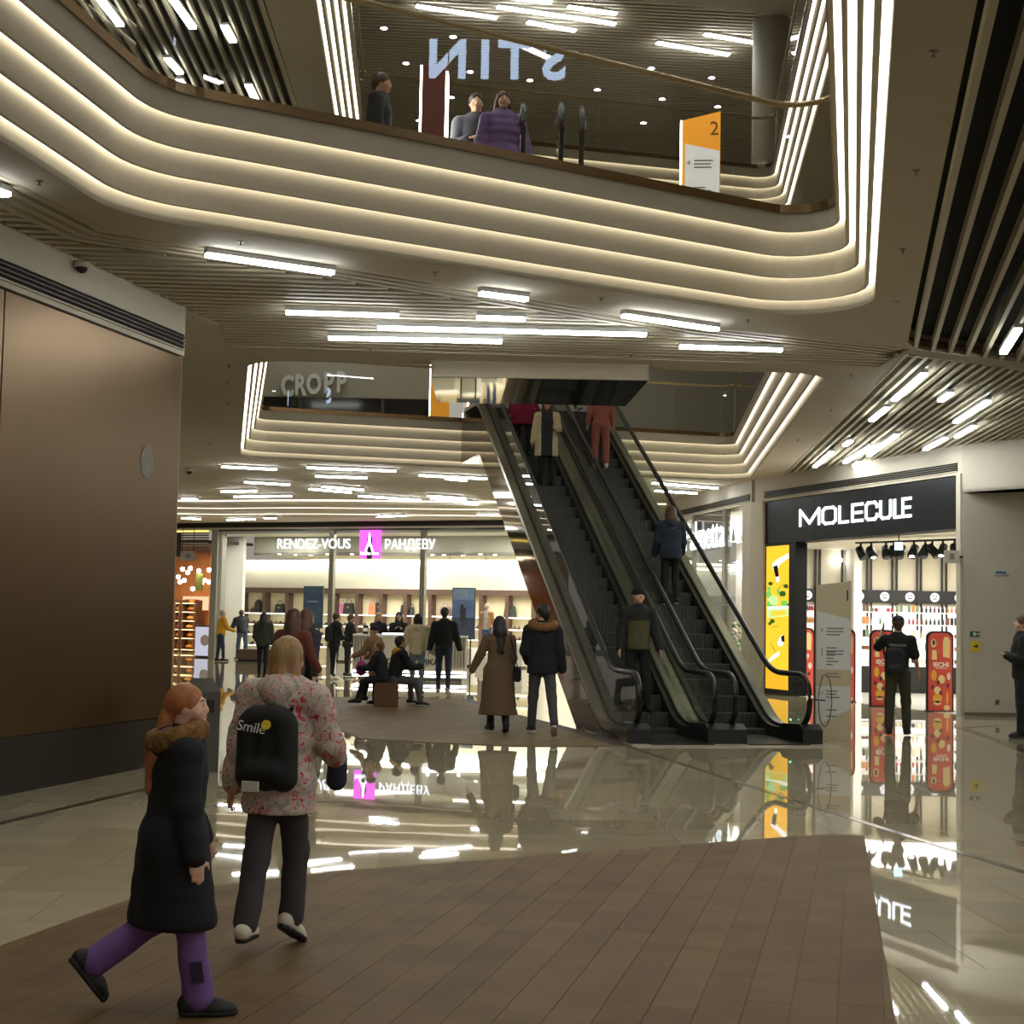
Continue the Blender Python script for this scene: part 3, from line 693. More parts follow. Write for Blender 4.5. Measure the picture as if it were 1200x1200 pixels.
M_TBEIGE = mat('totem_beige', (196,182,150), .45); M_TWHITE = mat('totem_white', (214,212,208), .5); M_ORANGE = mat('totem_orange', (226,148,22), .45, emit=((.75,.30,.02),.45)); M_TLIT = mat('totem_lit_white', (214,212,208), .5, emit=((.9,.88,.84),.28))
# ground floor totem "1"
p1_ = fl(976,868)
t1 = totem('wayfinding_totem', (p1_.x,p1_.y,0), -.18, .50, 2.30, .09, M_TBEIGE, mat('totem_side',(70,40,30),.5), 'beige floor guide totem numbered 1 beside the escalator end', .07)
y_ = -.047
print_panel(t1,'printed_panel',-.235,.24,1.02,1.86,y_,M_TWHITE,0,-.12); print_panel(t1,'printed_panel',-.235,.24,.22,.78,y_,M_TWHITE,.24,0)
text_mesh('numeral','1',M_INKD,t1,.22,.002,(.195,y_-.002,2.08))
for k,(n,z,q) in enumerate((('4',1.58,3),('3',1.30,3),('2',1.03+.1,0),('1',.93,2),('-1',.68,3))):
    if q: text_mesh('numeral',n,M_INKG,t1,.085,.002,(-.165,y_-.002,z)); text_lines(t1,-.10,z+.04,q,.27,y_-.001,seed=k)
text_mesh('numeral','2',M_INKG,t1,.085,.002,(-.165,y_-.002,1.24)); text_lines(t1,-.10,1.28,5,.18,y_-.001,seed=9)
text_lines(t1,-.10,.45,1,.26,y_-.001); text_lines(t1,-.10,.36,1,.26,y_-.001)
# orange totem "2" on the bridge
Yq = 19.85; pq = on_y(822,132,Yq)
t2 = totem('wayfinding_totem', (pq.x,Yq,F2), -.1, .50, pq.z-F2, .1, M_ORANGE, M_ORANGE, 'orange floor guide totem numbered 2 behind the upper glass', .12, glow('totem_edge_light',(1,.97,.88),9))
H2 = pq.z-F2; y_ = -.052
print_panel(t2,'printed_panel',-.21,.24,.95,1.62+.12,y_,M_TLIT,0,-.1)
print_panel(t2,'printed_panel',-.21,.24,.05,.55,y_,M_TLIT)
text_mesh('numeral','2',mat('print_brown',(120,80,10),.6),t2,.26,.002,(.17,y_-.002,H2-.24))
for k,(n,z) in enumerate((('4',1.48),('3',1.12))): text_mesh('numeral',n,M_INKG,t2,.09,.002,(-.16,y_-.002,z)); text_lines(t2,-.09,z+.04,3,.26,y_-.001,seed=k+20)
text_lines(t2,-.09,.86,5,.16,y_-.001,mat('print_brown',(120,80,10),.6),seed=33)
# red brown totem behind the upper glass
Yq = 18.4; pa,pb = on_y(496,78,Yq), on_y(523,88,Yq)
t3 = totem('lit_totem', ((pa.x+pb.x)/2,Yq,F2), 0, pb.x-pa.x, pa.z-F2, .26, mat('totem_redbrown',(110,48,30),.45), M_ORANGE, 'red brown totem with two glowing edges behind the upper glass', .03, glow('totem_edge_light',(1,.97,.88),9))
MB().box(((pb.x-pa.x)/2+.001,-.134,0),((pb.x-pa.x)/2+.03,.134,pb.z-F2)).build('side_strip', glow('totem_edge_light',(1,.97,.88),9), t3)
# orange totem at the far edge of the escalator opening
Yq = 37.2; pa,pb = on_y(505,447,Yq), on_y(548,447,Yq)
t4 = totem('lit_totem', ((pa.x+pb.x)/2,Yq,F2), 0, pb.x-pa.x, 2.3, .2, M_ORANGE, M_ORANGE, 'orange and white totem with glowing edges above the far fascia', .03, glow('totem_edge_light',(.9,.97,1),9))
print_panel(t4,'printed_panel',.02,.42,.0,1.5,-.103,M_TLIT)
MB().box(((pb.x-pa.x)/2+.001,-.104,0),((pb.x-pa.x)/2+.04,.104,2.2)).build('side_strip', glow('totem_edge_light',(.9,.97,1),9), t4)
struct(MB().lathe([(.7,0),(.7,Z2-F2)],(5.62,13.4,F2),24).build('column', M_WALL, None, True), 'unseen round column added to block the sign letters from the far glass')  # added out of view to keep the sign reflection off the far glass
# third floor column and far upper walls
pc = on_y(907,190,39.2)
col = struct(MB().lathe([(.52,0),(.52,Z3-F3)],(0,0,0),28).build('column', M_WALL, None, True), 'round plaster column on the top storey'); col.location = (pc.x,39.6,F3)
struct(MB().box((-12,58,F3),(12,58.4,Z3)).build('wall_back_top', M_WALL))
struct(MB().box((-1.6,46.0,F2),(14,46.4,Z2)).build('wall_back_upper', mat('upper_wall',(150,142,124),.6)), 'beige back wall of the upper storey')
struct(MB().box((-13.3,-4,F2),(-13,50,Z3)).build('wall_left_upper', M_WALL)); struct(MB().box((13.8,-4,F2),(14.1,50,Z3)).build('wall_right_upper', M_WALL))
# clothing shop with pale block letters on the upper storey
sh = empty('shop_front', (0,0,0), 0, 'dark glazed clothing shop on the upper storey with pale block letters', None, None, 'structure')
pz0,pz1 = on_y(400,466,44).z, on_y(400,432,44).z
MB().box((-13,44,pz0),(-1.7,44.3,Z2)).build('fascia', mat('upper_wall_pale',(176,168,150),.6), sh)
MB().box((-13,44.1,F2),(-1.7,44.3,pz0)).build('glazing', mat('dark_glazing',(22,22,24),.06), sh)
for k,x in enumerate((-11,-8.6,-6.2,-3.8)): MB().box((x-.04,44.06,F2),(x+.04,44.1,pz0)).build('mullion', M_DSTEEL, sh)
for ch,x in zip('CROPP',(337,352,368,385,400)):
    q = on_y(x,453.5-(x-337)*.07,43.9); text_mesh('letter',ch,mat('letter_pale',(236,234,228),.5),sh,.80,.12,(q.x,43.9,q.z),sx=.66,bold=.03)
# mirrored-in-glass shop sign: real letters on the right side of the upper storey, out of view
sg = empty('sign_letters', (6.93,10.65,10.1), math.atan2(.894,.449)+PI, "glowing shop name letters on the side wall, seen mirrored in the upper glass", 'sign')
M_SIGNB = glow('sign_blue_white',(.55,.72,1),7.5)
for k,ch in enumerate("STIN"):
    x = (-1.0,-.4,.05,.62)[k]
    text_mesh('letter',ch,M_SIGNB,sg,.82,.05,(x,0,0),bold=.02)
# ================================================================ SHOPS
M_SHOPW = mat('shop_white', (232,230,222), .6); M_SHOPC = mat('shop_cream', (226,222,206), .6)
M_BROWNW = mat('shelf_brown', (92,68,56), .5); M_LEDW = glow('shelf_led', (1,.97,.86), 6); M_LEDS = glow('shop_cove', (1,.97,.80), 9)
def area(name, loc, size, power, col=(1,.96,.88), rot=(0,0,0), sy=None):
    l = bpy.data.lights.new(name,'AREA'); l.energy = power; l.color = col; l.size = size
    if sy: l.shape = 'RECTANGLE'; l.size_y = sy
    o = bpy.data.objects.new(name,l); COL.objects.link(o); o.location = loc; o.rotation_euler = rot; return o
class Line:      # shop front line in plan: s runs along it, o goes into the shop
    def __init__(s, a, b): s.a = Vector((a[0],a[1])); s.d = (Vector((b[0],b[1]))-s.a).normalized(); s.n = Vector((-s.d.y,s.d.x)); s.L = (Vector((b[0],b[1]))-s.a).length; s.rz = math.atan2(s.d.y,s.d.x)
    def p(s, t, o=0): return s.a + s.d*t + s.n*o
    def at(s, x, y, o=0):    # pixel -> (t, z) on the plane at depth o
        q0,q1 = s.p(0,o),s.p(1,o); w = on_wall(x,y,q0,q1); return ((Vector((w.x,w.y))-q0).dot(s.d), w.z)
    def box(s, t0,t1,o0,o1,z0,z1): return MB().prism([tuple(s.p(t0,o0)),tuple(s.p(t1,o0)),tuple(s.p(t1,o1)),tuple(s.p(t0,o1))],z0,z1)
    def quad(s, t0,t1,z0,z1,o=0):
        m = MB(); a,b = s.p(t0,o),s.p(t1,o); m.add([(a.x,a.y,z0),(b.x,b.y,z0),(b.x,b.y,z1),(a.x,a.y,z1)],[(0,1,2,3)]); return m
# ---------------------------------------------------------------- shoe and bag shop
RV = Line(fl(250,772), fl(580,783.6))
RV_T1 = 15.5
rv = empty('shoe_shop', (0,0,0), 0, 'bright glazed shoe and bag shop under the white bilingual sign', None, None, 'structure')
T = lambda x,y=700,o=0: RV.at(x,y,o)[0]
struct(RV.box(-9,RV_T1,-.02,.3,4.56,5.16).build('wall_back', M_WALL), 'beige bulkhead above the shoe shop')
grille(tuple(RV.p(-9,-.02)), tuple(RV.p(RV_T1,-.02)), -RV.n, 4.62, 4.82, 2, 'long dark slot air grille above the shoe shop')
RV.box(T(247),T(254),-.06,.5,0,4.56).build('pillar', mat('pillar_grey',(150,146,134),.5), rv)
RV.box(RV_T1,RV_T1+.4,-.06,.5,0,4.56).build('pillar', mat('pillar_grey',(150,146,134),.5), rv)
DEP = 6.5
RV.box(T(256,700,DEP)-.2,RV_T1,DEP,DEP+.2,0,3.75).build('back_wall', M_SHOPC, rv)
RV.box(T(254),RV_T1,.1,2.3,4.42,4.5).build('shop_ceiling',mat('shop_ceiling',(206,204,190),.7), rv); RV.box(T(254),RV_T1,2.2,2.3,3.75,4.42).build('ceiling_drop',mat('shop_drop',(160,158,142),.7), rv)
RV.box(T(254),RV_T1,2.2,DEP+.2,3.75,3.85).build('shop_ceiling', mat('shop_ceiling',(206,204,190),.7), rv)
MB().prism([tuple(RV.p(T(254),.1)),tuple(RV.p(T(254)+.1,.1)),tuple(RV.p(T(256,700,DEP)+.1,DEP)),tuple(RV.p(T(256,700,DEP),DEP))],0,4.4).build('side_wall', M_SHOPW, rv)
RV.box(T(256,700,1.6),T(284,700,1.6),1.6,1.75,0,4.4).build('white_partition', M_SHOPW, rv)
RV.box(T(286,700,DEP),RV_T1,DEP-.28,DEP-.02,3.62,3.68).build('cove_strip', M_LEDS, rv)
RV.box(T(254),RV_T1,-.01,.02,4.50,4.56).build('head_rail', M_DSTEEL, rv)
for x in (388,495): RV.box(T(x)-.09,T(x)+.09,-.06,.10,0,4.5).build('mullion', mat('mullion_steel',(140,138,124),.35,.6), rv)
gx = [254,319,388,441,495,548,600,640]
for a,b in zip(gx[:-1],gx[1:]): RV.quad(T(a)+.02,T(b)-.02,.02,4.5).build('glass_panel', M_SHOPGL, rv)
for k,(x,y) in enumerate(((327,668),(346,668),(364,668),(383,668),(507,647),(543,648),(563,648),(580,648),(432,661),(412,663),(520,660))):
    o_ = 1.0+.5*(k%3); t,z = RV.at(x,y,o_); p = RV.p(t,o_); MB().lathe([(.07,0),(.05,-.015),(.001,-.02)],n=8).build('spot', glow('shop_spot',(1,.98,.9),14), rv).location = (p.x,p.y,3.74)
for t in (1.6,6,10.5,14): p = RV.p(t,1.1); area('shop_fill_light',(p.x,p.y,4.38),2.6,60,(1,.98,.92),sy=.8)  # unseen area lights added to brighten the front ceiling
for t in (3.5,8.5,13): p = RV.p(t,3.9); area('shop_fill_light',(p.x,p.y,3.7),4.5,190,(1,.98,.90),sy=2.5)  # unseen area lights added to fill the shop interior
# wall shelving, one unit per bay
def bay(t0,t1,o,label,kinds):
    u = empty('shelf_unit',(0,0,0),0,label,'shelf','shelf bays along the back wall of the shoe shop')
    RV.box(t0,t0+.07,o-.42,o-.02,0,2.62).build('side_panel',M_BROWNW,u); RV.box(t1-.07,t1,o-.42,o-.02,0,2.62).build('side_panel',M_BROWNW,u)
    RV.box(t0,t1,o-.44,o-.02,2.44,2.64).build('top_panel',M_BROWNW,u)
    RV.box(t0+.07,t1-.07,o-.05,o-.02,0,2.44).build('back_panel',mat('shelf_back',(240,226,190),.6),u)
    for z in (1.66,1.22,.82,.40):
        RV.box(t0+.07,t1-.07,o-.40,o-.05,z-.03,z).build('shelf',M_SHOPW,u)
        RV.box(t0+.09,t1-.09,o-.40,o-.37,z-.045,z-.03).build('led_strip',M_LEDW,u)
    return u
bw = 1.06; tb0 = T(287,700,DEP-.2); nb = 12
for k in range(nb): bay(tb0+k*bw,tb0+(k+1)*bw,DEP,'brown framed display bay, number %s from the white partition, with lit shelves' % ORD[k],None)
def bag_mesh(kind, w, h, m, root):
    d = w*.45
    if kind == 'backpack':
        MB().lathe([(.001,0),(w*.5,.0),(w*.52,h*.4),(w*.46,h*.75),(w*.28,h*.96),(.001,h)],n=12).build('body',m,root,True)
        MB().tube([(-.03,0,h),(0,0,h+.06),(.03,0,h)],.012,6).build('handle',m,root)
        MB().lathe([(.001,0),(w*.3,0),(w*.3,h*.3),(.001,h*.36)],(0,-w*.3,h*.08),10).build('pocket',m,root,True)
    else:
        q = MB(); q.v = [(-w/2,-d/2,0),(w/2,-d/2,0),(w/2,d/2,0),(-w/2,d/2,0),(-w*.42,-d*.3,h),(w*.42,-d*.3,h),(w*.42,d*.3,h),(-w*.42,d*.3,h)]
        q.f = [(0,3,2,1),(4,5,6,7),(0,1,5,4),(1,2,6,5),(2,3,7,6),(3,0,4,7)]; q.build('body',m,root,bevel=.012)
        MB().tube([(-w*.25,0,h-.01)]+[(w*.25*-math.cos(a),0,h+h*.45*math.sin(a)) for a in [math.radians(v) for v in (30,60,90,120,150)]]+[(w*.25,0,h-.01)],.012,6).build('handle',m,root)
        MB().box((-w*.08,-d*.46,h*.55),(w*.08,-d*.36,h*.68)).build('clasp',mat('clasp_metal',(190,170,120),.3,.9),root)
BAGS = [(303,'backpack',.34,.5,(30,28,30),'black domed backpack on the first shelf bay'),(297,'bag',.24,.16,(60,50,48),'small dark clutch beside the black backpack'),
 (328,'bag',.42,.34,(28,26,26),'black handbag on the second shelf bay'),(338,'bag',.2,.2,(70,54,46),'small brown bag beside the black handbag, second bay'),
 (401,'bag',.26,.38,(206,120,160),'pink tote bag on the top shelf left of a black one'),(409,'bag',.46,.42,(40,38,42),'large charcoal tote next to the pink bag'),
 (437,'bag',.34,.42,(214,140,104),'coral and white bag on the top shelf'),(444,'bag',.3,.46,(44,42,48),'tall dark tote beside the coral bag'),
 (475,'bag',.38,.38,(34,32,34),'black handbag left of the second mullion'),(483,'bag',.2,.3,(60,56,60),'narrow dark bag left of the second mullion'),
 (522,'bag',.44,.34,(176,146,146),'dusty pink bag on the top shelf right of the second mullion'),(598,'bag',.46,.4,(46,62,52),'dark green bag on the top shelf behind the mannequin')]
for x,kind,w,h,c,lab in BAGS:
    t,_ = RV.at(x,708,DEP-.22); p = RV.p(t,DEP-.22); r = empty('backpack' if kind=='backpack' else 'handbag',(p.x,p.y,1.66),RV.rz,lab,'bag')
    bag_mesh(kind,w,h,mat('leather_%d_%d_%d'%c,c,.45),r)
# shoes on the lower shelves
def shoe_mesh(m):
    q = MB(); pr = [(-.13,.035,.075),(-.08,.042,.10),(-.03,.04,.07),(.04,.042,.05),(.10,.045,.045),(.135,.025,.03)]
    for x,w,h in pr: q.v += [(x,-w,0),(x,w,0),(x,w*.6,h),(x,-w*.6,h)]
    for i in range(5):
        for k in range(4): q.f.append((i*4+k,(i+1)*4+k,(i+1)*4+(k+1)%4,i*4+(k+1)%4))
    q.f += [(0,1,2,3),(23,22,21,20)]; me = bpy.data.meshes.new('shoe'); me.from_pydata(q.v,[],q.f); me.materials.append(m); me.update(); return me
shoe_me = [shoe_mesh(mat('shoe_%d'%i,c,.45)) for i,c in enumerate(((34,30,30),(92,60,42),(200,190,176),(120,96,80)))]
rs = random.Random(11)
for zi,(z,row) in enumerate(((1.22,'upper'),(.82,'middle'),(.40,'lower'))):
    for k in range(nb):
        for j in range(4):
            if rs.random() < .25: continue
            t = tb0+k*bw+.2+j*.22; p = RV.p(t,DEP-.24); o = bpy.data.objects.new('shoe',shoe_me[rs.randrange(4)]); link(o)
            o.location = (p.x,p.y,z); o.rotation_euler = (0,0,RV.rz-PI/2+rs.uniform(-.3,.3)); o.scale = (1.15,1.15,1.15)
            tag(o,'small shoe on the %s shelf, %s display bay, %s in its row' % (row,ORD[k],ORD[j]),'shoe','shoes on the %s shelf' % row)
# window posters
def poster(x0,x1,y0,y1,label,cols,o=.35):
    t0,z0 = RV.at(x0,y1,o); t1,z1 = RV.at(x1,y0,o); p = RV.p((t0+t1)/2,o); r = empty('window_poster',(p.x,p.y,z0),RV.rz,label,'poster'); w = (t1-t0)/2; h = z1-z0
    MB().box((-w-.03,0,-.03),(w+.03,.05,h+.03)).build('frame',mat('poster_frame',(60,76,96),.5),r)
    MB().box((-w,-.012,0),(w,-.001,h)).build('print',mat('poster_'+label[:9].replace(' ','_'),cols[0],.5,noise=(1.6,.35)),r)
    for (a,b,c,d,col) in cols[1:]: MB().box((-w+a*2*w,-.016,b*h),(-w+c*2*w,-.0125,d*h)).build('print_patch',mat('patch_%d_%d_%d'%col,col,.6,noise=(3,.2)),r)
    for s in (-w*.7,w*.7): MB().box((s-.02,.01,-z0),(s+.02,.04,-.03)).build('leg',M_DSTEEL,r)
poster(355.5,378,688,735,'slate blue poster standing in the shop window behind the pair of brunettes',[(66,92,122),(.2,.62,.78,.66,(150,176,200)),(.45,.1,.6,.35,(140,168,196)),(0,0,1,.12,(50,74,100))])
poster(530,556,690,748,'blue sea photo poster with a seated figure in the shop window',[(110,136,190),(.0,.0,1,.42,(72,84,112)),(.36,.38,.62,.62,(66,50,56)),(.42,.26,.56,.4,(190,150,130)),(.38,.6,.5,.68,(40,30,34)),(0,.78,1,1,(150,176,216))])
# window floor plinths with accessories
for k,(xa,xb,h) in enumerate(((392,410,.55),(430,452,.7),(500,530,.5),(536,556,.62),(590,616,.8))):
    t0,t1 = T(xa,760,1.2),T(xb,760,1.2); p = RV.p((t0+t1)/2,1.2); r = empty('display_plinth',(p.x,p.y,0),RV.rz,'white display plinth in the shop window, %s from the left' % ORD[k],'plinth')
    MB().box((-(t1-t0)/2,-.25,.06),((t1-t0)/2,.25,h)).build('body',M_SHOPW,r,bevel=.01); MB().box((-(t1-t0)/2+.05,-.2,0),((t1-t0)/2-.05,.2,.06)).build('base',M_DSTEEL,r)
# sign
sg = empty('shop_sign', (0,0,0), 0, 'white illuminated bilingual letters with a magenta tower emblem above the shoe shop', 'sign')
M_SIGNW = glow('sign_white',(.90,.96,1),2.0)
def letters(root, line, txt, x0,x1,ytop,ybot,o,m,bold=.0,depth=.03,gapf=1.0):
    ta,za = line.at(x0,(ytop+ybot)/2,o); tb,zb = line.at(x1,(ytop+ybot)/2,o); _,zt = line.at((x0+x1)/2,ytop,o); _,zl = line.at((x0+x1)/2,ybot,o)
    H = zt-zl; size = H/.73; me = text_mesh('lettering',txt,m,root,size,depth,bold=bold); xs = [v.co.x for v in me.data.vertices]; ys_ = [v.co.y for v in me.data.vertices]
    p = line.p((ta+tb)/2,o); sx = (tb-ta)/(max(xs)-min(xs)); sy = H/(max(ys_)-min(ys_))
    me.location = (p.x,p.y,(zt+zl)/2); me.rotation_euler = (PI/2,0,line.rz); me.scale = (sx,sy,1)
    return me
letters(sg,RV,'RENDEZ-VOUS',325,410,632,643.5,-.07,M_SIGNW); letters(sg,RV,'РАНДЕВУ',451,509.5,631.5,645.5,-.07,M_SIGNW)
ta,zb_ = RV.at(421,654,-.16); tb,zt_ = RV.at(445,621,-.16)
RV.box(ta,tb,-.16,-.04,zb_,zt_).build('emblem_box',glow('sign_magenta',(.80,.10,.78),1.5),sg)
c = (ta+tb)/2; hh = zt_-zb_; ww = tb-ta
def tower(o,m,k=1.0,dx=0,dz=0):
    q = MB(); f = lambda x,z: (RV.p(c+dx+x*ww*k,o).x,RV.p(c+dx+x*ww*k,o).y,zb_+dz+z*hh)
    outl = [(-.26,.18),(-.15,.18),(-.05,.42),(.05,.42),(.15,.18),(.26,.18),(.08,.55),(.03,.90),(-.03,.90),(-.08,.55)]
    q.v = [f(x,z) for x,z in outl]; q.f = [(0,1,2,8,9)[:0] or (0,1,2,9),(2,3,6,9),(3,4,5,6),(9,6,7,8)]; return q
tower(-.175,M_SIGNW).build('emblem_tower',M_SIGNW,sg)
RV.box(c-.12*ww,c+.14*ww,-.165,-.16,zb_-.02,zb_+.74*hh).build('emblem_dark_patch',mat('emblem_dark',(50,20,60),.5),sg)  # dark upright patch behind the tower shape
letters(sg,RV,'Rendez-Vous',422.5,443.5,646.5,650.5,-.18,M_SIGNW,.0,.02)
# reflection of a neighbour sign imitated by mirrored glowing letters hung inside the shop
sg2 = empty('shop_sign',(0,0,0),0,'mirrored glowing letters imitating a reflected sign, inside the shoe shop above the sea poster','sign')
t,z = RV.at(548,663,1.4); p = RV.p(t,1.4); text_mesh('lettering','CALZEDONIA',glow('reflected_sign_glow',(.95,1,.95),3),sg2,.33,.03,(p.x,p.y,z),(PI/2,0,RV.rz+PI),sx=.95)
MB().tube([(p.x-.6,p.y,z+.1),(p.x-.6,p.y,3.75)],.008,5).tube([(p.x+.6,p.y,z+.1),(p.x+.6,p.y,3.75)],.008,5).build('suspension',M_DSTEEL,sg2)  # cords added only to hold the imitated reflection

# ---------------------------------------------------------------- bakery at the far left
bk = empty('bakery_shop',(0,0,0),0,'warm lit bakery beside the shoe shop, seen past the bronze hoarding',None,None,'structure')
tL,tR = T(196),T(247)
tRb = T(247,700,DEP)
RV.box(tL-9,tRb,DEP,DEP+.2,0,4.5).build('back_wall',mat('bakery_wall',(150,96,52),.6,noise=(3,.15)),bk)
RV.box(tL-6,tR,.3,2.5,4.1,4.2).build('ceiling_panel',mat('bakery_ceiling',(70,60,50),.7),bk)
MB().prism([tuple(RV.p(tR-.1,.3)),tuple(RV.p(tR,.3)),tuple(RV.p(tRb,DEP)),tuple(RV.p(tRb-.1,DEP))],0,4.4).build('side_wall',mat('bakery_wall',(150,96,52),.6),bk)
for k in range(9): z = 4.48-k*.085; RV.box(tL,tR-.25,.05,.12,z-.05,z).build('slat',mat('bakery_slat',(104,90,70),.5),bk)
RV.box(tL,tR-.25,.04,.1,4.485,4.54).build('yellow_strip',glow('bakery_strip',(1,.75,.15),1.6),bk)
RV.box(tL+.2,tL+.45,.0,.1,3.6,4.45).build('post',M_DSTEEL,bk)
t0,z0 = RV.at(229,692,2.5); t1,z1 = RV.at(238,672,2.5); RV.box(t0,t1,2.5,2.53,z0,z1).build('hanging_banner',mat('banner_green',(150,158,74),.6),bk)
for k,(x,y) in enumerate(((214,667),(220,671),(209,676),(216,680),(223,666),(233,669),(245,668),(240,680),(245,682),(211,682),(236,684),(226,690))):
    o_ = 2+.4*(k%4); t,z = RV.at(x,y,o_); p = RV.p(t,o_); MB().ball((p.x,p.y,z),.085,8,5).build('spot',glow('bakery_spot',(1,.95,.82),14),bk)
p = RV.p((tL+tRb)/2-.9,3.6); area('bakery_fill_light',(p.x,p.y,4.05),2,320,(1,.78,.5))  # unseen warm area light added to fill the bakery
sb = empty('hanging_sign',(0,0,0),0,'pale square hanging sign at the bakery entrance','sign')
t0,z0 = RV.at(211,657,-.4); t1,z1 = RV.at(228,646,-.4); RV.box(t0,t1,-.4,-.36,z0,z1).build('board',mat('sign_grey',(168,164,154),.5),sb); RV.box(t0+.4*(t1-t0),t0+.7*(t1-t0),-.41,-.4,z0+.25*(z1-z0),z0+.7*(z1-z0)).build('pictogram',mat('pictogram',(130,126,118),.5),sb)
for q in (t0+.06,t1-.06): RV.box(q-.01,q+.01,-.385,-.37,z1,4.6).build('hanger',M_DSTEEL,sb)
rk = random.Random(5)
M_BREAD = [mat('bread_%d'%i,c,.7,noise=(8,.2)) for i,c in enumerate(((186,120,50),(206,146,70),(150,86,36)))]
bread_me = []
for m in M_BREAD:
    q = MB().ball((0,0,.09),1,10,6,(.20,.1,.09)); me = bpy.data.meshes.new('loaf'); me.from_pydata(q.v,[],q.f); me.materials.append(m); me.shade_smooth(); bread_me.append(me)
for k,(xa,xb) in enumerate(((207,213),(215,231))):
    t0,t1 = RV.at(xa,740,DEP-.8)[0],RV.at(xb,740,DEP-.8)[0]; u = empty('bread_rack',(0,0,0),0,'lit wooden bread rack in the bakery, %s the dark upright' % ('left of' if k==0 else 'right of'),'shelf')
    RV.box(t0,t0+.05,DEP-1.0,DEP-.5,0,2.1).build('side_panel',M_BROWNW,u); RV.box(t1-.05,t1,DEP-1.0,DEP-.5,0,2.1).build('side_panel',M_BROWNW,u)
    RV.box(t0,t1,DEP-.55,DEP-.5,0,2.1).build('back_panel',mat('rack_back',(200,140,60),.6),u)
    for z in (.15,.6,.95,1.3,1.65,2.0):
        RV.box(t0,t1,DEP-1.0,DEP-.5,z-.03,z).build('shelf',M_BROWNW,u); RV.box(t0,t1,DEP-.99,DEP-.96,z-.05,z-.03).build('led_strip',glow('rack_led',(1,.72,.3),5),u)
        if z < 1.9:
            n = max(1,int((t1-t0)/.36))
            for j in range(n):
                p = RV.p(t0+.2+j*(t1-t0-.3)/max(1,n-1) if n > 1 else (t0+t1)/2,DEP-.8); o = bpy.data.objects.new('bread_loaf',bread_me[rk.randrange(3)]); link(o); o.location = (p.x,p.y,z); o.rotation_euler = (0,0,RV.rz+rk.uniform(-.4,.4))
                tag(o,'golden bread loaf, %s in its row, on the %s shelf of the %s bakery rack' % (ORD[j],ORD[int((z-.1)/.33)],('narrow','wide')[k]),'bread','loaves on the bakery racks')
t0,t1 = RV.at(215,700,DEP-.1)[0],RV.at(246,700,DEP-.1)[0]; za,zb2 = RV.at(230,715,DEP-.1)[1],RV.at(230,699,DEP-.1)[1]
mp_ = empty('menu_board',(0,0,0),0,'glowing pale orange picture board above the bread racks','sign'); RV.box(t0,t1,DEP-.14,DEP-.06,za,zb2).build('board',glow('menu_glow',(1,.62,.36),.9),mp_); RV.box(t0+.8,t1-1.2,DEP-.15,DEP-.14,za+.05,zb2-.12).build('picture',mat('menu_pic',(170,80,50),.6,noise=(5,.3)),mp_)
t0,z0 = RV.at(228,764,.9); t1,z1 = RV.at(245,738,.9); p = RV.p((t0+t1)/2,1.2)
ct = empty('bakery_counter',(p.x,p.y,0),RV.rz,'white bakery counter with a round emblem beside the grey pillar','counter'); w = (t1-t0)/2
MB().box((-w,-.3,.06),(w,.3,1.1)).build('body',glow('counter_glow',(.80,.80,.95),.55),ct,bevel=.01); MB().box((-w-.03,-.33,1.1),(w+.03,.33,1.16)).build('top',M_BROWNW,ct); MB().box((-w+.03,-.27,0),(w-.03,.27,.06)).build('base',M_DSTEEL,ct)  # counter body emits an even pale lilac
e_ = MB().lathe([(.001,0),(.2,0),(.2,.006),(.001,.006)],n=18).build('emblem',mat('emblem_pale',(236,236,240),.4),ct); e_.location = (w*.45,-.302,.62); e_.rotation_euler = (PI/2,0,0)
tl = empty('till_screen',(p.x+.25,p.y,1.16),RV.rz,'till screen on the bakery counter','screen'); MB().box((-.16,-.03,.2),(.16,.01,.52)).build('screen',M_BLACK,tl); MB().box((-.13,-.033,.44),(.13,-.031,.5)).build('display',glow('till_display',(.6,.7,1),2),tl); MB().box((-.03,-.02,0),(.03,.02,.2)).build('stand',M_DSTEEL,tl); MB().box((-.1,-.08,0),(.1,.08,.015)).build('base',M_DSTEEL,tl)

# ---------------------------------------------------------------- perfume shop (black fascia)
MM,NN = (8.49,29.12),(6.04,36.56); ML = Line(NN,MM)         # s from far end to near end; o into the shop
mo = empty('perfume_shop',(0,0,0),0,'brightly shelved perfume shop under a black fascia with white block lettering',None,None,'structure')
Tm = lambda x,y=700,o=0: ML.at(x,y,o)[0]
tE = ML.L
wr = struct(ML.box(-.5,tE+.14,-.02,.4,4.54,Z1+.06).build('wall_right', M_WALL), 'beige plaster bulkhead above the perfume shop')
struct(ML.box(-.62,0,-.06,.5,0,4.56).build('pilaster_far', M_WALL)); struct(ML.box(tE,tE+.14,-.06,.06,0,4.56).build('pilaster_near', M_WALL), 'plain plaster pilaster beside the perfume shop')
grille(tuple(ML.p(.02,-.02)), tuple(ML.p(tE,-.02)), -ML.n, 4.61, 4.78, 3, 'dark slot air grille above the black shop fascia')
M_FASC = mat('black_fascia',(12,13,15),.4,spec=.15)
cuts = [0,tE*.3,tE*.62,tE]
for a,b in zip(cuts[:-1],cuts[1:]): ML.box(a+.004,b-.004,.0,.25,3.52,4.52).build('fascia_panel',M_FASC,mo)
ml = empty('shop_sign',(0,0,0),0,'white illuminated block lettering on the black fascia','sign')
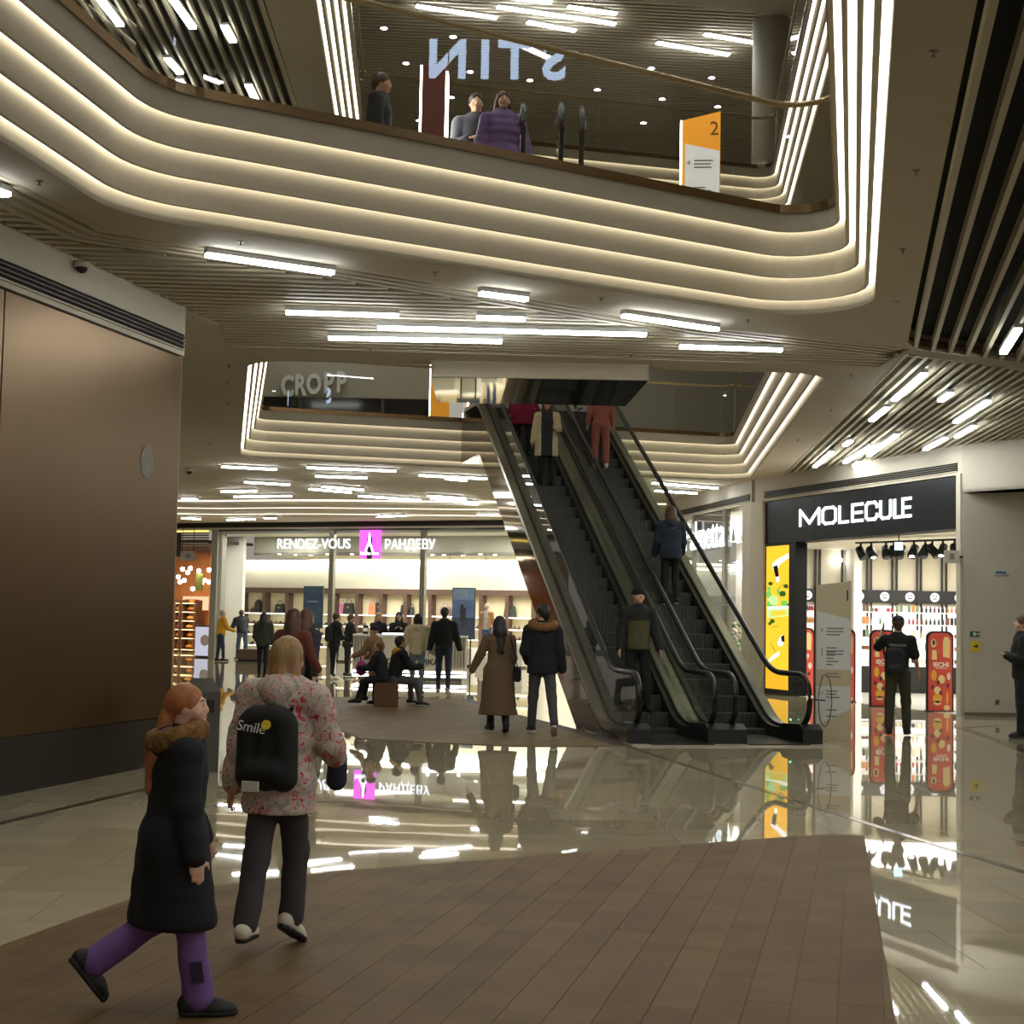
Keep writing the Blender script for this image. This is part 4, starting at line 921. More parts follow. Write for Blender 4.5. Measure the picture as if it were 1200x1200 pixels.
# lettering follows the slope of the fascia: measured letter by letter
LX = [(937,962,597,620),(964,981.5,596,617),(983.5,995,594,615),(998,1013,591,614),(1014.5,1030,589,613),(1031.5,1046,588,611),(1048,1058,586,610),(1058,1069,583.5,608)]
def one_letter(root,line,ch,x0,x1,y0,y1,o,m,bold,depth=.06):
    ta,zt = line.at(x0,y0,o); tb,_ = line.at(x1,y0,o); _,zl = line.at(x0,y1,o); me = text_mesh('letter',ch,m,root,.5,depth,bold=bold)
    xs = [v.co.x for v in me.data.vertices]; ys_ = [v.co.y for v in me.data.vertices]; cx,cy = (max(xs)+min(xs))/2,(max(ys_)+min(ys_))/2
    sx,sy = (tb-ta)/(max(xs)-min(xs)),(zt-zl)/(max(ys_)-min(ys_))
    for v in me.data.vertices: v.co.x = (v.co.x-cx)*sx; v.co.y = (v.co.y-cy)*sy
    p = line.p((ta+tb)/2,o); me.location = (p.x,p.y,(zt+zl)/2); me.rotation_euler = (PI/2,0,line.rz); return me
xs0 = [937,963.5,983,998,1014,1031,1047.5,1057]; xs1 = [961.5,981,995.5,1012.5,1029.5,1045.5,1056.5,1069]
STK = {'M':[[(0,0),(0,1),(.5,.12),(1,1),(1,0)]],'O':[[(.2,0),(.8,0),(1,.15),(1,.85),(.8,1),(.2,1),(0,.85),(0,.15),(.2,0)]],'L':[[(0,1),(0,0),(1,0)]],'E':[[(1,1),(0,1),(0,0),(1,0)],[(0,.5),(.92,.5)]],
 'C':[[(1,.72),(1,.85),(.8,1),(.2,1),(0,.85),(0,.15),(.2,0),(.8,0),(1,.15),(1,.28)]],'U':[[(0,1),(0,.15),(.2,0),(.8,0),(1,.15),(1,1)]]}
def stroke_letter(root,line,ch,x0,x1,y0,y1,o,m,w,depth=.06):
    ta,zt = line.at(x0,y0,o); tb,_ = line.at(x1,y0,o); _,zl = line.at(x0,y1,o); q = MB(); up_ = (line.n.x,line.n.y,0); hw_ = w/2
    P3 = lambda p: (line.p(ta+hw_+(tb-ta-w)*p[0],o).x,line.p(ta+hw_+(tb-ta-w)*p[0],o).y,zl+hw_+(zt-zl-w)*p[1])
    for st in STK[ch]:
        for a,b in zip(st[:-1],st[1:]):
            A,B = Vector(P3(a)),Vector(P3(b)); d = (B-A).normalized()*hw_*.8; q.bar(A-d,B+d,w,depth,up_)
    q.build('letter',m,root)
for k,ch in enumerate('MOLECULE'):
    xm = (xs0[k]+xs1[k])/2; yt = 597.3-(xm-948)*.1225; yb = 617.8-(xm-948)*.0935
    stroke_letter(ml,ML,ch,xs0[k],xs1[k]-1,yt,yb,-.022,M_SIGNW,.060,.03)
# backlit advertising panel
ad = empty('lightbox',(0,0,0),0,'tall yellow backlit advertising panel with leaves and a jar, left of the perfume shop entrance','sign')
ta,tb = Tm(898),Tm(924.5); zb3 = .12
ML.box(ta-.05,tb+.16,.0,.2,0,3.5).build('frame',M_FASC,ad); ML.box(tb+.16,Tm(932),.0,.3,0,3.52).build('door_jamb',M_FASC,mo)
M_YEL = glow('backlit_yellow',(1,.50,.03),1.15); ML.quad(ta,tb,zb3,3.46,-.004).build('backlit_print',M_YEL,ad)
def flat(root,name,pts,m,o=-.008):   # pts as photo pixels on the panel plane
    vs_ = []
    for x,y in pts: t,z = ML.at(x,y,o); p = ML.p(t,o); vs_.append((p.x,p.y,z))
    mesh_obj(name,vs_,[tuple(range(len(vs_)))],m,root)
def disc(x,y,rx,ry,n=9,j=.0,rng=random.Random(3)): return [(x+rx*(1+rng.uniform(-j,j))*math.cos(2*PI*k/n),y+ry*(1+rng.uniform(-j,j))*math.sin(2*PI*k/n)) for k in range(n)]
G_W = glow('backlit_white',(1,.97,.9),1.3); G_G = glow('backlit_green',(.22,.60,.10),.9); G_DG = glow('backlit_dark_green',(.05,.18,.03),.6); G_K = glow('backlit_black',(.02,.02,.03),.4); G_P = glow('backlit_pale_green',(.55,.85,.35),1)
flat(ad,'print_sleeve',[(910,656),(924,648),(924.4,654),(914,661)],G_W); flat(ad,'print_hand',[(905,661),(911,655),(915,660),(910,668),(906,667)],G_W,-.009); flat(ad,'print_fingers',[(906,664),(911,662),(913,676),(909,677)],G_K,-.010); flat(ad,'print_fingers',[(909,676),(913,675),(913,682),(910,682)],G_W,-.010)
for x,y,rx,ry,m in ((903,684,3,2.5,G_DG),(917,696,4,3.5,G_DG),(921,687,3,3,G_DG),(901,697,3,5,G_G),(906,703,6,6,G_P),(903,709,5,6,G_G),(919,707,4,4,G_G),(912,693,2,4,G_G),(922,709,2.5,3,G_DG),(901,690,2.5,3,G_G),(905,728,3,3,G_DG),(902,731,2,2,G_DG)): flat(ad,'print_leaf',disc(x,y,rx,ry,8,.15),m,-.009-.0004*rx)
flat(ad,'print_jar',[(899,714),(924,713),(924,722),(899,724)],G_P,-.013); flat(ad,'print_jar',[(903,716),(921,715),(921,721),(903,722)],glow('backlit_gold',(.9,.6,.05),1),-.014); flat(ad,'print_jar',[(899,711),(924,710),(924,713),(899,714)],G_W,-.0135)
flat(ad,'print_sleeve',[(911,752),(916,744),(919,748),(917,757),(912,757)],G_W); flat(ad,'print_fingers',[(915,746),(919,744),(919.5,752),(916,752)],G_K,-.010); flat(ad,'print_hand',[(899,776),(905,768),(914,763),(913,768),(903,775)],G_W)
for pts in ([(905,735),(912,733),(912,733.6),(905,735.6)],[(903,753),(909,764),(908.4,764.3),(902.5,753.4)],[(912,690),(918,684),(918.3,684.5),(912.4,690.5)]): flat(ad,'print_twig',pts,G_DG,-.011)
# interior
YB = 38.2
mo_in = mo
MB().box((6.3,YB,0),(14.5,YB+.2,3.55)).build('back_wall',mat('perfume_wall',(214,206,184),.6),mo)
MB().box((14.3,27,0),(14.5,YB,3.55)).build('side_wall',M_SHOPW,mo)
MB().prism([tuple(ML.p(.1,.26)),tuple(ML.p(tE,.26)),(14.5,29.5),(14.5,YB+.2),(6.3,YB+.2)],3.50,3.56).build('shop_ceiling',mat('perfume_ceiling',(214,208,190),.6),mo)
MB().prism([tuple(ML.p(.1,.1)),tuple(ML.p(tE,.1)),(14.3,30),(14.3,YB),(6.4,YB)],-.004,.006).build('shop_floor',mat('shop_floor_white',(226,224,214),.15),mo)
area('perfume_fill_light',(9.6,34.6,3.42),3.6,260,(1,.96,.88),sy=4); area('perfume_fill_light',(11.4,32.6,3.42),2.6,160,(1,.96,.88))  # unseen area lights added to fill the perfume shop
def bx(x,y=700,Y=YB): return on_y(x,y,Y).x
zb0,zb1 = on_y(1030,706.5,YB-.1).z,on_y(1030,691.5,YB-.1).z
MB().box((bx(939),YB-.14,zb0),(bx(1160),YB-.02,zb1)).build('sign_band',M_BLACK,mo)
for x in (945,1005.5,1035,1064.5,1093.5,1122):
    q = MB().lathe([(.001,0),(.115,0),(.115,.01),(.001,.01)],n=16).build('band_emblem',glow('emblem_white',(1,1,.96),1.1),mo); q.location = (bx(x),YB-.145,(zb0+zb1)/2); q.rotation_euler = (PI/2,0,0)
    for dx,dz,rr in ((-.035,.03,.018),(.035,.03,.018)): 
        e = MB().lathe([(.001,0),(rr,0),(rr,.004),(.001,.004)],n=8).build('band_emblem_mark',M_BLACK,mo); e.location = (bx(x)+dx,YB-.157,(zb0+zb1)/2+dz); e.rotation_euler = (PI/2,0,0)
    MB().box((bx(x)-.05,YB-.161,(zb0+zb1)/2-.05),(bx(x)+.05,YB-.156,(zb0+zb1)/2-.025)).build('band_emblem_mark',M_BLACK,mo)
for x in (955,960,986,991,1015.5,1020,1045,1050,1074,1078.5,1103,1108,1131,1136): MB().box((bx(x)-.02,YB-.1,1.35),(bx(x)+.02,YB-.03,3.5)).build('shelf_post',M_BLACK,mo)
SHZ = [1.98,1.68,1.36,1.05,.74]
def perf_unit(x0,x1,k):
    u = empty('perfume_shelf',(0,0,0),0,'lit white perfume shelf unit on the back wall, %s from the entrance lightbox' % ORD[k],'shelf')
    a,b = bx(x0),bx(x1); MB().box((a,YB-.06,.64),(b,YB-.03,2.12)).build('back_panel',glow('shelf_backlight',(1,.97,.88),1.25),u)
    MB().box((a,YB-.5,0),(b,YB-.03,.64)).build('base',M_BLACK,u)
    for z in SHZ: MB().box((a+.01,YB-.34,z-.03),(b-.01,YB-.06,z)).build('shelf',M_SHOPW,u)
    return a,b
BOT = {}
def bottle_mesh(kind,m):
    key = (kind,m.name)
    if key in BOT: return BOT[key]
    if kind == 'bottle': q = MB().lathe([(.001,0),(.026,0),(.028,.01),(.028,.095),(.012,.11),(.012,.125),(.016,.126),(.016,.15),(.001,.15)],n=8)
    elif kind == 'jar': q = MB().lathe([(.001,0),(.04,0),(.042,.06),(.036,.065),(.043,.066),(.043,.09),(.001,.09)],n=8)
    else: q = MB().box((-.035,-.02,0),(.035,.02,.17)).box((-.02,-.012,.17),(.02,.012,.18))
    me = bpy.data.meshes.new(kind); me.from_pydata(q.v,[],q.f); me.materials.append(m); me.update(); BOT[key] = me; return me
PMS = [mat('pack_%d'%i,c,.35) for i,c in enumerate(((40,38,40),(210,196,160),(120,70,50),(190,120,60),(236,232,222),(90,92,88),(170,60,70),(110,130,90)))]
rp = random.Random(21); units = [(938,953),(992,1017),(1017,1046),(1046,1075),(1075,1105),(1105,1134)]
ROWN = ['top','second','third','fourth','lowest']
for k,(x0,x1) in enumerate(units):
    a,b = perf_unit(x0,x1,k)
    for zi,z in enumerate(SHZ):
        kind = rp.choice(['bottle','jar','box']); pal = rp.sample(PMS,2)
        if k == 4 and zi in (0,1): kind,pal = 'bottle',[PMS[0],PMS[2]]
        n = 6; 
        for j in range(n):
            if rp.random() < .12: continue
            o = bpy.data.objects.new({'bottle':'perfume_bottle','jar':'cream_jar','box':'perfume_box'}[kind],bottle_mesh(kind,pal[0 if rp.random()<.75 else 1])); link(o)
            o.location = (a+.06+(b-a-.12)*j/(n-1),YB-.22,z)
            tag(o,'small %s, %s from the left, %s shelf, %s lit perfume unit' % ({'bottle':'bottle','jar':'cream jar','box':'carton'}[kind],ORD[j],ROWN[zi],ORD[k]),'bottle' if kind=='bottle' else kind,'%s row of the %s perfume unit' % (ROWN[zi],ORD[k]))
# light track with black spots
tr = empty('light_track',(0,0,0),0,'black ceiling track with spotlights inside the perfume shop entrance','light')
TRY = lambda x: 33.2-(x-1003)*.018
pa,pb = on_y(1003,645.5,TRY(1003)),on_y(1124,636.5,TRY(1124)); pa.z = pb.z = 3.42
MB().bar(pa,pb,.05,.04).build('rail',M_BLACK,tr)
SPX = [1009,1022,1040,1049,1058,1073,1086,1094,1106,1119]
for k,x in enumerate(SPX):
    f_ = (x-1003)/121; p = pa+(pb-pa)*f_; r = empty('track_spotlight',(p.x,p.y,p.z-.02),0,'black track spotlight, %s from the left end of the perfume shop rail' % ORD[k],'light')
    MB().box((-.02,-.02,-.10),(.02,.02,0)).build('arm',M_BLACK,r); dx = .12*rp.uniform(-1,1); dy = -.1
    MB().tube([(-dx*.6,-dy*.6,-.10),(dx,dy,-.30)],[.085,.1],12).build('barrel',M_BLACK,r,True)
    if k in (1,5,8): MB().ball((dx,dy,-.31),.06,8,4,(1,1,.4)).build('lens',glow('spot_lens',(1,.98,.92),10),r)
# security gates with printed red covers
GATES = [(939,815,27,'leftmost'),(988,823,25,None),(1034,828,26,None),(1101.5,834,27.5,None)]
M_RED = mat('gate_red',(206,76,60),.45,noise=(3,.1)); M_CRM = mat('gate_cream',(232,204,140),.5); M_YELP = mat('gate_yellow',(224,170,60),.5)
GL = ['red printed security gate left of the beige totem','red printed security gate half hidden behind the beige totem','red printed security gate behind the man on the phone','red printed security gate beside the near pilaster']
for k,(x,y,wp,_) in enumerate(GATES):
    p = fl(x,y); w = wp*p.y/1800; h = 1.53; r = empty('security_gate',(p.x,p.y,0),0,GL[k],'security gate','red security gates at the perfume shop entrance')
    rad = w*.28; oc = lambda e,g=0: [(-w/2-e,0),(w/2+e,0)]+[(w/2+e-rad+rad*math.cos(q),h+e-rad+rad*math.sin(q)) for q in [math.radians(v) for v in (0,22,45,67,90)]]+[(-w/2-e+rad-rad*math.sin(q),h+e-rad+rad*math.cos(q)) for q in [math.radians(v) for v in (0,22,45,67,90)]]
    def plate(e,y0,y1,m,name):
        o = oc(e); n = len(o); mesh_obj(name,[(a,y0,b) for a,b in o]+[(a,y1,b) for a,b in o],[tuple(range(n)),tuple(range(2*n-1,n-1,-1))]+[(i,n+i,n+(i+1)%n,(i+1)%n) for i in range(n)],m,r)
    plate(.035,.0,.06,M_BLACK,'frame'); plate(0,-.02,-.001,M_RED,'printed_cover')
    pt = lambda name,pts,m,yy=-.0215: mesh_obj(name,[(a*w,yy,b*h) for a,b in pts],[tuple(range(len(pts)))],m,r)
    rr = random.Random(40)
    el = lambda cx,cy,a,b,n=10: [(cx+a*math.cos(2*PI*i/n),cy+b*math.sin(2*PI*i/n)) for i in range(n)]
    pt('print_bottle',[(.12,.70),(.40,.68),(.42,.90),(.34,.95),(.18,.95),(.12,.90)],M_CRM); pt('print_ring',el(-.28,.87,.12,.055),M_CRM); pt('print_ring',el(-.28,.875,.07,.035),mat('gate_dark',(90,50,44),.5),-.023)
    pt('print_pack',[(-.36,.66),(-.14,.66),(-.16,.78),(-.34,.78)],M_CRM)
    text_mesh('print_lettering','IECHI',mat('gate_white',(240,232,220),.5),r,.12,.002,(.03*w,-.0225,.595*h),sx=1.05,bold=.004); MB().box((-.2*w,-.0225,.548*h),(.28*w,-.0215,.556*h)).build('print_lettering',mat('gate_white',(240,232,220),.5),r)
    for cx,cy,a,b,m in ((-.27,.46,.12,.07,M_YELP),(.06,.41,.15,.055,M_CRM),(-.12,.27,.15,.05,M_CRM),(-.12,.17,.2,.06,M_YELP),(-.12,.11,.16,.03,M_CRM),(.3,.17,.05,.09,M_YELP),(.28,.05,.14,.035,M_CRM),(.36,.45,.08,.05,mat('gate_pale',(226,216,206),.5))): pt('print_shape',el(cx,cy,a,b),m)
    for cx,cy in ((-.33,.31),(.02,.24),(.32,.33),(-.08,.37)): pt('print_shape',el(cx,cy,.07,.03),mat('gate_purple',(96,40,62),.5),-.0235)
    MB().box((-w/2-.05,-.05,0),(w/2+.05,.11,.02)).build('base',M_BLACK,r)
# small signs at the entrance
es = empty('exit_sign',(0,0,0),0,'small pale cyan illuminated exit sign over the perfume shop entrance','sign'); p = on_y(1053.5,640,31.2); MB().box((p.x-.08,31.2,p.z-.08),(p.x+.08,31.24,p.z+.08)).build('panel',glow('exit_cyan',(.55,.9,1),2.2),es); MB().box((p.x-.01,31.21,p.z+.08),(p.x+.01,31.23,3.56)).build('hanger',M_DSTEEL,es)
hs = empty('hanging_sign',(0,0,0),0,'pale square projecting sign on the near pilaster of the perfume shop','sign'); p = on_y(1116,652.5,28.8); MB().box((p.x-.155,28.78,p.z-.12),(p.x+.13,28.81,p.z+.12)).build('board',mat('sign_pale',(196,188,172),.5),hs); MB().box((p.x-.05,28.775,p.z-.05),(p.x+.03,28.78,p.z+.06)).build('pictogram',mat('pictogram',(130,126,118),.5),hs); MB().box((p.x+.13,28.785,p.z-.02),(p.x+.2,29.2,p.z+.02)).build('bracket',M_DSTEEL,hs)

# ---------------------------------------------------------------- recess to the right of the perfume shop
H0 = ML.p(tE+.14,-.02); WRX = 14.5
struct(MB().prism([(H0.x,H0.y),(9.46,27.7),(12.6,22.5),(13.2,22.8),(9.9,28.3),(H0.x+.3,H0.y+.4)],4.2,Z1+.06).build('wall_right_header', M_WALL), 'plaster header above the recess')
struct(MB().box((H0.x+.02,28.95,0),(WRX,29.15,4.2)).build('wall_recess', mat('recess_plaster',(186,178,160),.75,noise=(2,.03))), 'plain plaster wall inside the recess')
struct(MB().prism([(H0.x,H0.y),(9.46,27.7),(12.6,22.5),(WRX,22.5),(WRX,29),(H0.x,29)],4.2,4.25).build('ceiling_recess', M_SOFFIT))
struct(MB().box((H0.x+.03,28.925,0),(WRX,28.95,.07)).build('baseboard_recess', mat('skirting',(110,98,78),.5)))
def plate(x0,x1,y0,y1,label,m,cat,extra=None,th=.02):
    a = on_y(x0,y1,28.93); b = on_y(x1,y0,28.93); r = empty({'sign':'wall_sign','socket':'wall_socket'}[cat],(0,0,0),0,label,cat); MB().box((a.x,28.95-th,a.z),(b.x,28.95,b.z)).build('plate',m,r,bevel=.003)
    for (u0,u1,v0,v1,mm) in (extra or []): MB().box((a.x+(b.x-a.x)*u0,28.95-th-.002,a.z+(b.z-a.z)*v0),(a.x+(b.x-a.x)*u1,28.95-th,a.z+(b.z-a.z)*v1)).build('marking',mm,r)
plate(1165,1181,668,674,'long pale wall plate with a blue stripe high on the recess wall',mat('plate_pale',(186,190,188),.4),'sign',[(.1,.9,.25,.75,mat('plate_blue',(70,104,124),.4))])
plate(1137,1148,740,746,'small green exit sign on the recess wall',mat('plate_green',(40,84,62),.4),'sign',[(.3,.6,.2,.8,mat('plate_white',(220,226,220),.4)),(.7,.92,.35,.65,mat('plate_white',(220,226,220),.4))])
plate(1138,1148.5,751.5,763.5,'small yellow sign with a black arrow on the recess wall',mat('plate_yellow',(214,190,20),.4),'sign',[(.2,.62,.46,.58,M_INKD),(.5,.6,.30,.74,M_INKD),(.6,.7,.38,.66,M_INKD),(.7,.8,.46,.58,M_INKD)])
plate(1167,1171,820,826,'small grey socket low on the recess wall',mat('socket_grey',(90,86,80),.4),'socket',[(.3,.7,.3,.7,M_INKD)])

# ---------------------------------------------------------------- lingerie shop between the escalator and the pilaster
q0,q1 = ML.p(-.62,-.02),Vector((4.78,43.4)); PL = Line((q1.x,q1.y),(q0.x,q0.y)); Tp = lambda x,y=700,o=0: PL.at(x,y,o)[0]
pl = empty('lingerie_shop',(0,0,0),0,'bright white glazed shop with tall thin lettering behind the escalator',None,None,'structure')
struct(PL.box(-3,PL.L,-.02,.4,4.54,Z1+.06).build('wall_right_far', M_WALL))
grille(tuple(PL.p(-2,-.02)), tuple(PL.p(Tp(879),-.02)), -PL.n, 4.61, 4.78, 3, 'dark slot air grille above the tall thin lettering')
PL.box(Tp(871),PL.L,-.04,.4,0,4.56).build('pillar',M_WALL,pl)
for x in (813,849): PL.box(Tp(x)-.12,Tp(x)+.12,-.04,.1,0,4.54).build('mullion',mat('mullion_grey',(120,116,108),.4,.4),pl)
for a,b in ((790,813),(813,849),(849,871)): PL.quad(Tp(a)+.02,Tp(b)-.02,.02,4.5).build('glass_panel',M_SHOPGL,pl)
PL.box(Tp(815),Tp(848),.05,.1,3.55,4.5).build('sign_backing',mat('sign_backing',(66,64,62),.4),pl)
PL.box(-3,PL.L,2.6,2.8,0,4.5).build('back_wall',M_SHOPW,pl); PL.box(-3,PL.L,.12,2.7,4.45,4.54).build('shop_ceiling',M_SHOPW,pl)
PL.box(-2.8,PL.L-.5,2.3,2.5,3.2,3.28).build('cove_strip',glow('lingerie_cove',(1,.98,.95),9),pl)
for t in (1,3.6): p = PL.p(t,1.3); area('lingerie_fill_light',(p.x,p.y,4.4),1.8,150,(1,.98,.94))  # unseen area lights added to fill the space behind the glass
ps = empty('shop_sign',(0,0,0),0,'tall thin white illuminated lettering behind the up escalator','sign')
letters(ps,PL,'Palmetta',803,848,611,645,-.1,M_SIGNW,-.006,.03)
for k,x in enumerate((854,865)):
    t,z = PL.at(x,622,1.0); p = PL.p(t,1.0); r = empty('pendant_lamp',(p.x,p.y,z),0,'white glowing pendant lamp in the lingerie window, %s of two' % ORD[k],'lamp'); MB().lathe([(.02,.35),(.09,.25),(.11,0),(.06,-.3),(.001,-.34)],n=10).build('shade',glow('pendant_glow',(1,.98,.95),4),r,True); MB().tube([(0,0,.34),(0,0,4.44-z)],.006,5).build('cord',M_DSTEEL,r)
rf = random.Random(9); M_FLOW = [mat('flower_%d'%i,c,.7) for i,c in enumerate(((230,218,214),(214,190,186),(150,160,130)))]
for k,x in enumerate((842,856,866)):
    t = Tp(x,750,.9); p = PL.p(t,.9); r = empty('flower_stand',(p.x,p.y,0),0,'white flower arrangement on a stand in the lingerie window, %s from the mullion' % ORD[k],'flowers')
    MB().lathe([(.001,0),(.16,0),(.14,.5),(.16,.9),(.001,.9)],n=10).build('stand',M_SHOPW,r)
    q = MB()
    for _ in range(26): q.ball((rf.uniform(-.28,.28),rf.uniform(-.2,.2),rf.uniform(.85,1.6)),rf.uniform(.05,.09),6,4)
    tag(q.build('blooms',M_FLOW[k%3],r,True),kind='stuff')
t,z = PL.at(827,690,.7); p = PL.p(t,.7); r = empty('hoop_hanger',(p.x,p.y,z),PL.rz,'thin hanging display hoop in the lingerie window','display'); MB().tube([(.22*math.cos(a),.05*math.sin(a),.07*math.sin(a)) for a in [2*PI*k/20 for k in range(20)]],.012,6,True).build('hoop',M_DSTEEL,r); MB().tube([(0,0,.07),(0,0,4.44-z)],.005,5).build('cord',M_DSTEEL,r)

# ---------------------------------------------------------------- cosmetics kiosk
KY = fl(480,798).y; ka,kb = on_y(413,796,KY+.2),on_y(547,796,KY)
ki = empty('cosmetics_kiosk',(0,0,0),0,'grey striped cosmetics kiosk with a lit plinth in front of the shoe shop','kiosk')
x0,x1 = ka.x,kb.x; HK = 1.12
MB().box((x0+.06,KY+.06,.26),(x1-.06,KY+2.2,HK)).build('body',mat('kiosk_body',(150,144,132),.5),ki)
MB().box((x0+.14,KY+.14,0),(x1-.14,KY+2.1,.1)).build('base',M_DSTEEL,ki)
MB().box((x0+.02,KY+.0,.10),(x1-.02,KY+.06,.16)).box((x0+.02,KY+.0,.20),(x1-.02,KY+.06,.25)).box((x0,KY+.05,.12),(x0+.05,KY+2.2,.24)).build('plinth_light',glow('kiosk_plinth',(1,.98,.9),7),ki)
MB().box((x0+.02,KY+.01,.16),(x1-.02,KY+.06,.20)).build('plinth_rail',M_DSTEEL,ki)
tx = [on_y(a,780,KY).x for a in (437,523)]
me = unit_mesh('slat',mat('kiosk_slat',(196,188,172),.5)); n = 0
xx = x0+.03
while xx < x1-.02:
    if not (tx[0] < xx < tx[1]):
        o = bpy.data.objects.new('slat',me); link(o,ki); o.location = (xx,KY+.035,(.27+HK)/2); o.scale = (.035,.05,HK-.27)
    xx += .075
yy = KY+.1
while yy < KY+2.2:
    o = bpy.data.objects.new('slat',me); link(o,ki); o.location = (x0+.035,yy,(.27+HK)/2); o.scale = (.05,.035,HK-.27); yy += .075
MB().box((tx[0],KY,.27),(tx[1],KY+.06,HK)).build('front_panel',mat('kiosk_panel',(206,198,180),.5),ki)
zt = on_y(480,776,KY).z; text_mesh('lettering','КОСМЕТИКА',mat('kiosk_ink',(30,28,26),.5),ki,.2,.01,((tx[0]+tx[1])/2+.05,KY-.006,zt),sx=1.1,bold=.006)
MB().box((x0,KY-.02,HK),(x1,KY+.5,HK+.05)).box((x0,KY+.5,HK),(x0+.5,KY+2.2,HK+.05)).build('counter_top',M_SHOPW,ki)
MB().box((x0+.75,KY+.03,HK+.05),(x1-.6,KY+.07,HK+.09)).build('counter_light',glow('kiosk_top',(.95,1,.95),4),ki)
for k,(dx,h,c) in enumerate(((.30,.22,(40,36,36)),(.5,.16,(60,50,46)),(2.3,.14,(60,40,40)),(2.5,.2,(30,30,34)))):
    r = empty('display_box',(x0+dx,KY+.3,HK+.05),0,'small dark product display on the kiosk counter, %s from the striped end' % ORD[k],'display'); MB().box((-.07,-.05,0),(.07,.05,h)).build('body',mat('disp_%d'%k,c,.4),r,bevel=.006); MB().box((-.06,-.053,h*.3),(.06,-.05,h*.7)).build('label',M_SHOPW,r)
# display case right of the kiosk front (white, lit)
for k,(xa,xb) in enumerate(((523,549),)):
    a,b = on_y(xa,790,KY-.9).x,on_y(xb,790,KY-.9).x
# ---------------------------------------------------------------- seat cube, bin
p = fl(451,829); sc_ = empty('seat_cube',(p.x,p.y+.22,0),.12,'brown wooden seat cube carrying the seated family','seat'); MB().box((-.215,-.215,0),(.215,.215,.43)).build('body',mat('cube_brown',(112,76,48),.6,noise=(4,.1)),sc_,bevel=.012); MB().box((-.19,-.19,.43),(.19,.19,.45)).build('cushion',mat('cube_cushion',(98,66,42),.7),sc_)
#MB().box((-.215,-.215,0),(.215,.215,.43)).build('body',mat('cube_brown',(112,76,48),.6),sc2,bevel=.012); MB().box((-.19,-.19,.43),(.19,.19,.45)).build('cushion',mat('cube_cushion',(98,66,42),.7),sc2)
# bin behind the girl
YBN = fl(236,905).y; xa,xb = on_y(214,850,YBN).x,on_y(251.5,850,YBN).x; zt1,zt0 = on_y(230,796,YBN).z,on_y(245,811,YBN).z
bn = empty('litter_bin',((xa+xb)/2,YBN+.2,0),.32,'grey metal litter bin with a sloped top behind the red haired girl','bin'); w = (xb-xa)/2*.92
q = MB(); q.v = [(-w,-.2,0),(w,-.2,0),(w,.2,0),(-w,.2,0),(-w,-.2,zt0),(w,-.2,zt0),(w,.2,zt0),(-w,.2,zt0),(-w*.7,.12,zt1),(w*.7,.12,zt1)]
q.f = [(0,3,2,1),(0,1,5,4),(1,2,6,5),(2,3,7,6),(3,0,4,7),(4,5,9,8),(5,6,9),(6,7,8,9),(7,4,8)]; q.build('body',mat('bin_steel',(92,90,84),.38,.7),bn)
MB().box((-w*.6,-.206,zt0*.74),(w*.6,-.2,zt0*.9)).build('opening',M_BLACK,bn); MB().box((-w*.9,-.18,0),(w*.9,.18,.03)).build('base',M_BLACK,bn)
tr_ = empty('bag_stack',(0,0,0)); bpy.data.objects.remove(tr_)
p = fl(304,776); bs = empty('bench',(p.x,p.y+.3,0),.1,'low brown bench in front of the white partition','bench'); MB().box((-.8,-.25,.08),(.8,.25,.42)).build('seat',mat('bench_brown',(86,62,44),.6),bs,bevel=.02); MB().box((-.75,-.2,0),(.75,.2,.08)).build('base',M_BLACK,bs)
# ================================================================ PEOPLE
def surface_nets(D, org, v):
    S = D < 0; nx,ny,nz = D.shape
    c = [S[i:nx-1+i, j:ny-1+j, k:nz-1+k] for i in (0,1) for j in (0,1) for k in (0,1)]
    cnt = sum(q.astype(np.int8) for q in c); act = (cnt > 0) & (cnt < 8)
    idx = -np.ones(act.shape, np.int64); I = np.argwhere(act); idx[act] = np.arange(len(I))
    corner = np.array([(i,j,k) for i in (0,1) for j in (0,1) for k in (0,1)])
    vals = np.stack([D[I[:,0]+a, I[:,1]+b, I[:,2]+d] for a,b,d in corner], 1)
    acc = np.zeros((len(I),3)); w = np.zeros(len(I))
    for a in range(8):
        for b in range(a+1,8):
            if np.abs(corner[a]-corner[b]).sum() != 1: continue
            va,vb = vals[:,a],vals[:,b]; m = (va < 0) != (vb < 0); t = np.where(m, va/np.where(m, va-vb, 1), 0)
            acc += (corner[a]+(corner[b]-corner[a])*t[:,None])*m[:,None]; w += m
    V = (I + acc/np.maximum(w,1)[:,None])*v + org; F = []
    for ax in range(3):
        s0 = [slice(None)]*3; s1 = [slice(None)]*3; s0[ax] = slice(0,-1); s1[ax] = slice(1,None)
        A,B = S[tuple(s0)],S[tuple(s1)]; E = np.argwhere(A != B); u,w_ = [q for q in range(3) if q != ax]
        ok = (E[:,u] > 0)&(E[:,w_] > 0)&(E[:,u] < D.shape[u]-1)&(E[:,w_] < D.shape[w_]-1); E = E[ok]
        sg_ = A[E[:,0],E[:,1],E[:,2]]; q = []
        for du,dw in ((1,1),(0,1),(0,0),(1,0)):
            X = E.copy(); X[:,u] -= du; X[:,w_] -= dw; q.append(idx[X[:,0],X[:,1],X[:,2]])
        q = np.stack(q,1); flip = sg_ if ax != 1 else ~sg_; q[~flip] = q[~flip][:,::-1]; F.append(q)
    F = np.concatenate(F); return V, F
def smin(a, b, k): h = np.clip(.5+.5*(b-a)/k, 0, 1); return b+(a-b)*h - k*h*(1-h)
